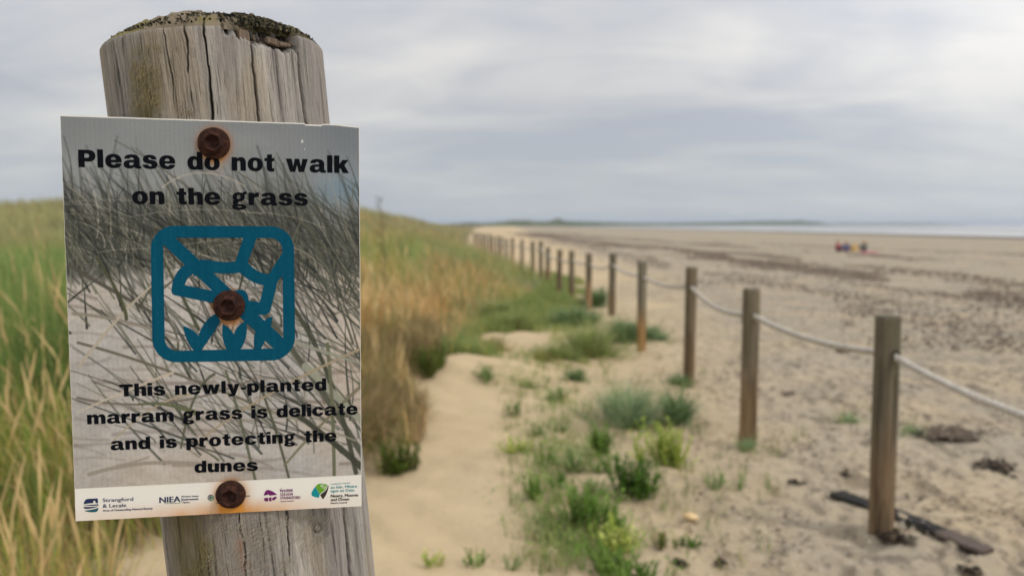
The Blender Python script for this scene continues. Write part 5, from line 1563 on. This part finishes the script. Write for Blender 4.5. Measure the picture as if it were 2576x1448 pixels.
def build_wrack():
    g = np.random.default_rng(31)
    # the two tide lines of dried weed running along the beach
    Ps, Ss, Cs = [], [], []
    for (X0, width, cnt, dens, seed) in ((10.6, 1.9, 26000, .45, 1), (13.8, 1.6, 9000, .52, 2), (21.5, 2.0, 14000, .49, 3), (6.8, 2.2, 9000, .54, 4), (33, 2.5, 9000, .54, 5)):
        y = np.exp(g.uniform(math.log(9), math.log(150), cnt))
        x = X0 + 1.6 * (fbm(y * .12, y * 0, 800 + seed, 3) - .5) * 2 + g.normal(0, width * .5, cnt) - 7.5 * sstep(25, 120, y) * (X0 / 11)
        keep = fbm(x * .55, y * .25, 810 + seed, 3) + .12 * g.random(cnt) > dens + .05
        x, y = x[keep], y[keep]
        Ps.append(np.stack([x, y, ground_z(x, y)], -1)); Ss.append(g.uniform(.02, .05, len(x)) * (.7 + y / 32)); Cs.append(BROWNW[g.integers(0, 4, len(x))] * g.uniform(.75, 1.2, (len(x), 1)))
    P = np.concatenate(Ps); o = scraps('seaweed_wrack', P, np.concatenate(Ss), .55, np.concatenate(Cs), g)
    tag(o, 'brown lines of dried seaweed left by the tide along the open beach', 'seaweed', kind='stuff')
    # scraps thrown over the sand on the seaward side of the fence
    cnt = 28000
    r = np.exp(g.uniform(math.log(2.9), math.log(22), cnt)); th = np.radians(g.uniform(2, 44, cnt)); x, y = r * np.sin(th), r * np.cos(th)
    side = sstep(.2, 2.2, x - .05 * y)
    keep = (g.random(cnt) < side * .8) & (fbm(x * 1.6, y * 1.6, 820, 4) + .1 * g.random(cnt) > .505)
    x, y = x[keep], y[keep]; n = len(x)
    c = np.where((g.random(n) < .5)[:, None], DARKW[g.integers(0, 5, n)], BROWNW[g.integers(0, 4, n)]) * g.uniform(.8, 1.25, (n, 1))
    o = scraps('seaweed_scraps', np.stack([x, y, ground_z(x, y) + .001], -1), g.uniform(.004, .018, n) * (.75 + y / 18), .4, c, g)
    tag(o, 'small dark scraps of seaweed strewn over the sand beyond the rope', 'seaweed', kind='stuff')
    cnt = 2600
    r = np.exp(g.uniform(math.log(2.8), math.log(9), cnt)); th = np.radians(g.uniform(10, 42, cnt)); x, y = r * np.sin(th), r * np.cos(th)
    keep = fbm(x * 1.1, y * 1.1, 830, 3) > .47; x, y = x[keep], y[keep]; n = len(x)
    pal = np.array([lin(q) for q in [(206, 200, 190), (176, 168, 158), (146, 136, 126), (224, 218, 206), (120, 112, 106)]])
    o = scraps('shell_fragments', np.stack([x, y, ground_z(x, y)], -1), g.uniform(.003, .010, n), .5, pal[g.integers(0, 5, n)], g)
    tag(o, 'pale broken shells and small stones in the sand around the nearest post', 'shells', kind='stuff')

    for (px, py, w, h, n, lab) in [
        (2500, 1174, 150, 46, 90, 'black seaweed clump lying on open sand, darkest on the beach'),
        (2385, 1092, 165, 56, 420, 'broad brown seaweed heap spread behind the nearest post'),
        (2245, 1352, 110, 60, 80, 'dark seaweed at the foot of the nearest post, below the driftwood'),
        (2002, 1214, 52, 22, 26, 'small dark seaweed scrap between the nearest two posts'),
        (2128, 1196, 40, 26, 24, 'small dark seaweed knot just above the charred driftwood end'),
        (1702, 1418, 66, 34, 34, 'dark seaweed curl on stony sand by the bottom edge'),
        (1810, 1418, 50, 26, 26, 'small dark seaweed curl right of the pale yellow stone'),
        (1985, 990, 60, 26, 26, 'brown seaweed scrap on the sand beyond the second post'),
        (2120, 885, 70, 22, 26, 'brown seaweed scrap far behind the rope left of the nearest post'),
        (2440, 1440, 80, 30, 36, 'dark seaweed strip near the lower right edge')]:
        p = at(px, py); d = p[1]; rx = w / F * d * .5; ry = rx * .8
        x = g.normal(0, rx * .32, n); y = g.normal(0, ry * .36, n)
        z = ground_z(p[0] + x, p[1] + y) - p[2] + g.uniform(0, .022, n) * np.exp(-(x / rx) ** 2)
        x[0] = y[0] = 0; x[1:7] = rx * .42 * np.cos(np.arange(6) * 1.05); y[1:7] = ry * .42 * np.sin(np.arange(6) * 1.05)
        sz = g.uniform(.014, .040, n) * (.6 + rx * 1.2); sz[0] = rx * .42; sz[1:7] = rx * .26; z[:7] = ground_z(p[0] + x[:7], p[1] + y[:7]) - p[2]; x = np.clip(x, -rx, rx); y = np.clip(y, -ry, ry)
        o = scraps('seaweed_clump', np.stack([x, y, z], -1), sz, .55, np.where((np.arange(n) < 7)[:, None], BROWNW[g.integers(0, 4, n)] * .8, (BROWNW[g.integers(0, 4, n)] if 'brown' in lab else DARKW[g.integers(0, 5, n)] * .8) * g.uniform(.6, 1.1, (n, 1))), g, loc=p)
        tag(o, lab, 'seaweed')


build_wrack()


def build_driftwood():
    a, b = at(2100, 1243), at(2482, 1392)
    L = np.linalg.norm(b - a); d = (b - a) / L
    root = empty('driftwood', a); root.rotation_euler = (0, 0, math.atan2(d[1], d[0]))
    tag(root, 'charred half buried driftwood plank lying behind the nearest post', 'driftwood')
    n, m = 90, 20
    def beam(name, x0, x1, cfun, M, seed, zoff=0.0):
        xs = np.linspace(x0, x1, n); ph = np.linspace(0, 2 * math.pi, m, endpoint=False)
        V = []; C = []
        for i, x in enumerate(xs):
            t = (x - x0) / (x1 - x0)
            end = min(1, t / .03 + .45) * min(1, (1 - t) / .05 + .5)
            for p in ph:
                cy = math.copysign(abs(math.cos(p)) ** .3, math.cos(p)) * .055; cz = math.copysign(abs(math.sin(p)) ** .3, math.sin(p)) * .016
                w = 1 + .45 * (float(vnoise(x * 14, p * 1.3, seed)) - .5) + .30 * (float(vnoise(x * 55, p * 4, seed + 1)) - .5)
                V.append((x, cy * w * end, zoff + .010 + cz * w * end))
                C.append(cfun(t, p))
        V = np.array(V); zg = ground_z(a[0] + d[0] * V[:, 0], a[1] + d[1] * V[:, 0]) - a[2]
        V[:, 2] += np.interp(V[:, 0], [0, L], [0, b[2] - a[2]]) * .9 + .25 * (zg - np.interp(V[:, 0], [0, L], [0, b[2] - a[2]]))
        V2 = np.concatenate([V, [V[:m].mean(0)], [V[-m:].mean(0)]]); C += [C[0], C[-1]]
        tri = [(n * m, (j + 1) % m, j) for j in range(m)] + [(n * m + 1, (n - 1) * m + j, (n - 1) * m + (j + 1) % m) for j in range(m)]
        mesh_np(name, V2, [grid_faces(n, m, True), np.array(tri)], M, np.array(C), parent=root)
    Mc = Mat('charred_wood', .85, .25); nz = Mc.noise(40, 5, .65, (.15, 1, 1)); Mc.color(Mc.mix(.35, Mc.attr(), Mc.ramp(nz, (.35, (.008, .008, .008)), (.7, (.12, .10, .085))))); Mc.bump(nz, .8, .008)
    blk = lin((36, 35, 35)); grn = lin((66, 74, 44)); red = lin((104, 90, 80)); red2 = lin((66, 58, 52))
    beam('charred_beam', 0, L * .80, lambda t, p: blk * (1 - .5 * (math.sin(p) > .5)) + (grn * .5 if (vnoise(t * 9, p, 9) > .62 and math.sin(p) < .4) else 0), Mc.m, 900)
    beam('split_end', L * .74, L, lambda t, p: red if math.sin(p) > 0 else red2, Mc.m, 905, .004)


build_driftwood()


def build_stone():
    p = at(1737, 1302); g = np.random.default_rng(4)
    bm = bmesh.new(); bmesh.ops.create_icosphere(bm, subdivisions=4, radius=1)
    for v in bm.verts:
        n = float(fbm(v.co.x * 1.6 + 4, v.co.y * 1.6 + v.co.z, 950, 3)) - .5
        v.co = Vector((v.co.x * .040, v.co.y * .028, v.co.z * .015)) * (1 + .35 * n)
    me = bpy.data.meshes.new('stone'); bm.to_mesh(me); bm.free()
    for f in me.polygons: f.use_smooth = True
    M = Mat('yellow_stone', .7, .3); M.color(M.ramp(M.noise(40, 4), (.3, (.62, .40, .18)), (.7, (.78, .58, .32)))); M.bump(M.noise(150, 3), .3, .002)
    me.materials.append(M.m)
    o = bpy.data.objects.new('stone', me); COL.objects.link(o); o.location = (p[0], p[1], p[2] + .010); o.rotation_euler = (.15, .1, -.5)
    tag(o, 'flat pale yellow stone lying on the stony sand', 'stone')


build_stone()

# ------------------------------------------------------------------ people resting on the sand, far off
def skin_mesh(name, verts, edges, radii, mat, parent, root_i=0, sub=2):
    me = bpy.data.meshes.new(name); me.from_pydata(verts, edges, []); me.update()
    ob = bpy.data.objects.new(name, me); COL.objects.link(ob)
    sk = ob.modifiers.new('skin', 'SKIN'); sk.use_smooth_shade = True
    for i, v in enumerate(me.skin_vertices[0].data):
        rr = radii[i]; v.radius = rr if isinstance(rr, tuple) else (rr, rr); v.use_root = (i == root_i)
    su = ob.modifiers.new('sub', 'SUBSURF'); su.levels = sub; su.render_levels = sub
    m2 = bpy.data.meshes.new_from_object(ob.evaluated_get(bpy.context.evaluated_depsgraph_get()))
    bpy.data.objects.remove(ob); bpy.data.meshes.remove(me)
    m2.materials.clear(); m2.materials.append(mat); m2.name = name
    for p in m2.polygons: p.use_smooth = True
    o = bpy.data.objects.new(name, m2); COL.objects.link(o); o.parent = parent
    return o


def plain(name, rgb, rough=.8):
    M = Mat(name, rough, .2); c = tuple(lin(rgb)); M.color(M.ramp(M.noise(14, 4), (.3, tuple(x * .78 for x in c)), (.7, tuple(min(1, x * 1.15) for x in c)))); return M.m


SKIN = plain('skin', (196, 150, 124), .6)


def seated(px, py, face, label, top_rgb, leg_rgb, hair_rgb, knees=.42, hood=False):
    p = at(px, py)
    root = empty('person', p, face); tag(root, label, 'person', 'people resting on the open beach')
    root.scale = (.92,) * 3
    # faces local -Y; pelvis on the sand
    v, e, r = [], [], []
    def add(co, rad, par=None):
        v.append(co); r.append(rad)
        if par is not None: e.append((par, len(v) - 1))
        return len(v) - 1
    pel = add((0, .05, .10), .125); wa = add((0, .09, .26), .12, pel); ch = add((0, .08, .44), .135, wa); nk = add((0, .04, .57), .055, ch); hd0 = add((0, .02, .65), .075, nk); hd1 = add((0, .015, .73), .092, hd0); hd2 = add((0, .03, .80), .070, hd1)
    add((0, -.085, .70), .016, hd1)
    for s in (-1, 1):
        hip = add((s * .10, -.02, .11), .085, pel); kn = add((s * .14, -knees, .40), .060, hip); an = add((s * .13, -knees - .22, .07), .042, kn); add((s * .14, -knees - .40, .04), .035, an)
        sh = add((s * .17, .06, .49), .06, ch); el = add((s * .25, -.10, .33), .044, sh); wr = add((s * .16, -knees + .12, .40), .028, el); pm = add((s * .13, -knees + .04, .42), .030, wr)
        for k in range(4): add((s * (.10 + .018 * k), -knees - .05 + .006 * abs(k - 1), .425 - .008 * k), .009, pm)
        add((s * .085, -knees + .02, .445), .010, pm)
        add((s * .098, .02, .72), .018, hd1)
    skin_mesh('body', v, e, r, SKIN, root)
    # jumper
    v, e, r = [], [], []
    a = add((0, .055, .12), .150); b = add((0, .09, .27), .145, a); c = add((0, .08, .45), .158, b); add((0, .05, .545), .075, c)
    for s in (-1, 1):
        sh = add((s * .18, .06, .49), .078, c); el = add((s * .25, -.10, .33), .062, sh); add((s * .175, -knees + .15, .395), .044, el)
    skin_mesh('jumper', v, e, r, plain('jumper_cloth', top_rgb), root)
    v, e, r = [], [], []
    a = add((0, .04, .10), .142)
    for s in (-1, 1):
        hip = add((s * .10, -.03, .115), .102, a); kn = add((s * .14, -knees, .40), .074, hip); add((s * .13, -knees - .20, .10), .056, kn)
    skin_mesh('trousers', v, e, r, plain('trouser_cloth', leg_rgb), root)
    v, e, r = [], [], []
    a = add((0, .055, .80), .075); b = add((0, .075, .72), .080, a); add((0, .075, .64), .058, b)
    skin_mesh('hair', v, e, r, plain('hair', hair_rgb), root)


seated(2108, 633, R(35), 'person in a red jumper sitting with knees drawn up, leftmost of the group', (160, 88, 98), (142, 92, 100), (104, 86, 76))
seated(2127, 634, R(-20), 'person in a dark navy jumper sitting close beside the red jumper', (90, 94, 126), (98, 104, 130), (92, 82, 76))
seated(2172, 632, R(-60), 'person in a dark green jumper sitting apart on the right of the yellow bag', (98, 114, 104), (106, 112, 108), (96, 86, 80))


def small_goods():
    # a yellow beach bag with two handles
    p = at(2147, 633); root = empty('beach_bag', p, .4); tag(root, 'orange yellow beach bag standing between the seated people', 'bag')
    M = plain('yellow_canvas', (202, 170, 112))
    bm = bmesh.new(); bmesh.ops.create_cube(bm, size=1)
    for v in bm.verts:
        top = v.co.z > 0
        v.co = Vector((v.co.x * (.62 if top else .5), v.co.y * (.30 if top else .24), (v.co.z + .5) * .42))
    bmesh.ops.bevel(bm, geom=bm.edges[:], offset=.05, segments=4, affect='EDGES')
    me = bpy.data.meshes.new('pouch'); bm.to_mesh(me); bm.free(); me.materials.append(M)
    o = bpy.data.objects.new('pouch', me); COL.objects.link(o); o.parent = root
    for s in (-1, 1):
        n, m = 18, 8; V = []
        for i in range(n):
            t = math.pi * i / (n - 1); c = Vector((.16 * math.cos(t), s * .11, .41 + .16 * math.sin(t))); nr = Vector((math.cos(t), 0, math.sin(t)))
            for j in range(m):
                q = 2 * math.pi * j / m; V.append(c + nr * .016 * math.cos(q) + Vector((0, .016 * math.sin(q), 0)))
        mesh_np('handle', [tuple(x) for x in V], grid_faces(n, m, True), M, parent=root)
    # a pink towel thrown down beside them
    p = at(2186, 637); n, m = 26, 18
    x, y = np.meshgrid(np.linspace(-.55, .55, n), np.linspace(-.35, .35, m), indexing='ij')
    z = ground_z(p[0] + x, p[1] + y) - p[2] + .02 + .16 * fbm(x * 4, y * 4, 960, 3) * np.exp(-(x / .5) ** 2 - (y / .4) ** 2)
    V = np.concatenate([np.stack([x, y, z + .012], -1).reshape(-1, 3), np.stack([x, y, z - .012], -1).reshape(-1, 3)])
    f = grid_faces(n, m); idx = np.arange(n * m).reshape(n, m)
    loop = np.concatenate([idx[0, :-1], idx[:-1, -1], idx[-1, :0:-1], idx[:0:-1, 0]]); side = np.stack([loop, loop + n * m, np.roll(loop, -1) + n * m, np.roll(loop, -1)], -1)
    o = mesh_np('towel', V, [f, f[:, ::-1] + n * m, side], plain('pink_towelling', (190, 120, 126))); o.location = p
    tag(o, 'crumpled pink towel lying beside the person in dark green', 'towel')


small_goods()


def build_tower():
    # a faint slender daymark far across the water
    D = 5400.0; x = (2335 - CX) / F * D; zt = EYE + 13 / F * D
    root = empty('daymark_tower', (x, D, SEA)); tag(root, 'faint slender tower standing on the far low shore at the horizon', 'tower')
    M = plain('pale_masonry', (150, 156, 160))
    H = zt - SEA
    prof = [(5.5, 0), (5.0, H * .15), (4.0, H * .78), (5.4, H * .80), (5.4, H * .84), (3.2, H * .84), (3.2, H * .95), (.3, H)]
    V = [(r * math.cos(a), r * math.sin(a), z) for r, z in prof for a in np.linspace(0, 2 * math.pi, 20, endpoint=False)]
    mesh_np('shaft', V[:80], grid_faces(4, 20, True), M, parent=root)
    mesh_np('lantern', V[60:], grid_faces(5, 20, True), plain('lantern_paint', (120, 126, 130)), parent=root)


build_tower()


def reed_stalk():
    # the tall dried stem standing above the dune edge beside the sign
    p = at(962, 760); root = empty('dried_plant', p); tag(root, 'tall dried branching stem standing above the golden dune grass beside the sign', 'plant')
    d = p[1]; H = EYE + 65 / F * d - p[2]
    M = plain('dried_stem', (112, 100, 74)); g = np.random.default_rng(3)
    V, Fq, C = [], [], []
    def tube(a, b, r0, r1, k=6):
        base = len(V); a, b = np.array(a), np.array(b)
        for t, r in ((0, r0), (1, r1)):
            c = a + (b - a) * t
            for q in range(k): V.append((c[0] + r * math.cos(q * 2 * math.pi / k), c[1] + r * math.sin(q * 2 * math.pi / k), c[2]))
        for q in range(k): Fq.append((base + q, base + (q + 1) % k, base + k + (q + 1) % k, base + k + q))
    pts = [np.array([.03 * math.sin(t * 4), 0, H * t]) for t in np.linspace(0, 1, 9)]
    for i in range(8): tube(pts[i], pts[i + 1], .010 * (1 - i * .09), .010 * (1 - (i + 1) * .09))
    mesh_np('stem', V, np.array(Fq), M, parent=root)
    V, Fq = [], []
    for k in range(34):
        t = g.uniform(.35, 1); o = np.array([.03 * math.sin(t * 4), 0, H * t]); a = g.uniform(0, 6.28); L = g.uniform(.05, .16) * (1.3 - t * .6)
        tube(o, o + np.array([math.cos(a) * L, math.sin(a) * L, L * g.uniform(.3, 1)]), .004, .011, 5)
    mesh_np('seed_sprays', V, np.array(Fq), M, parent=root)


reed_stalk()


def creeping_weeds():
    """low leafy growth running together between the bigger weeds"""
    g = np.random.default_rng(91)
    V, C = [], []; F4 = []
    pal = np.array([lin(c) for c in [(140, 172, 78), (118, 154, 66), (160, 180, 100), (104, 138, 62), (172, 178, 112)]])
    n = 0
    while n < 950:
        py = g.uniform(940, 1448); cx = 1345 + (py - 940) * .30
        px = cx + g.normal(0, 75)
        d = ray(px, py); t = -EYE / d[2]; p = CAMP + d * t
        if fbm(p[0] * 2.2, p[1] * 2.2, 970, 3) < .47: continue
        n += 1
        col = pal[g.integers(5)]; rr = g.uniform(.02, .06)
        for _ in range(int(g.integers(4, 10))):
            bx, by = p[0] + g.normal(0, rr), p[1] + g.normal(0, rr); bz = float(ground_z(bx, by)) + g.uniform(0, .045)
            a = g.uniform(0, 6.28); el = g.uniform(-.2, .8); L = g.uniform(.010, .026); w = L * .32
            dv = np.array([math.cos(a) * math.cos(el), math.sin(a) * math.cos(el), math.sin(el)]); sv = np.array([-math.sin(a), math.cos(a), 0])
            o = np.array([bx, by, bz]); k = len(V)
            V += [o, o + dv * L * .5 + sv * w, o + dv * L, o + dv * L * .5 - sv * w]; C += [col * g.uniform(.75, 1.2)] * 4
            F4.append((k, k + 1, k + 2, k + 3))
    tag(mesh_np('creeping_weeds', np.array(V), np.array(F4), LM, np.array(C)), label='low creeping weeds and seedlings spreading over the sand beside the path', cat='weeds', kind='stuff')


creeping_weeds()


# ------------------------------------------------------------------ sea air
def build_haze():
    bm = bmesh.new(); bmesh.ops.create_cube(bm, size=1)
    for v in bm.verts: v.co = Vector((v.co.x * 16000, v.co.y * 13400 + 6200, -9 if v.co.z < 0 else 62))
    me = bpy.data.meshes.new('haze'); bm.to_mesh(me); bm.free()
    m = bpy.data.materials.new('sea_air'); m.use_nodes = True; nt = m.node_tree; nt.nodes.clear()
    o_ = nt.nodes.new('ShaderNodeOutputMaterial'); v = nt.nodes.new('ShaderNodeVolumePrincipled')
    v.inputs['Color'].default_value = (.80, .89, 1.0, 1); v.inputs['Density'].default_value = HAZE
    v.inputs['Anisotropy'].default_value = .2
    nt.links.new(v.outputs[0], o_.inputs['Volume'])
    me.materials.append(m); o = bpy.data.objects.new('haze', me); COL.objects.link(o); tag(o, kind='stuff')


HAZE = 0.00016
build_haze()
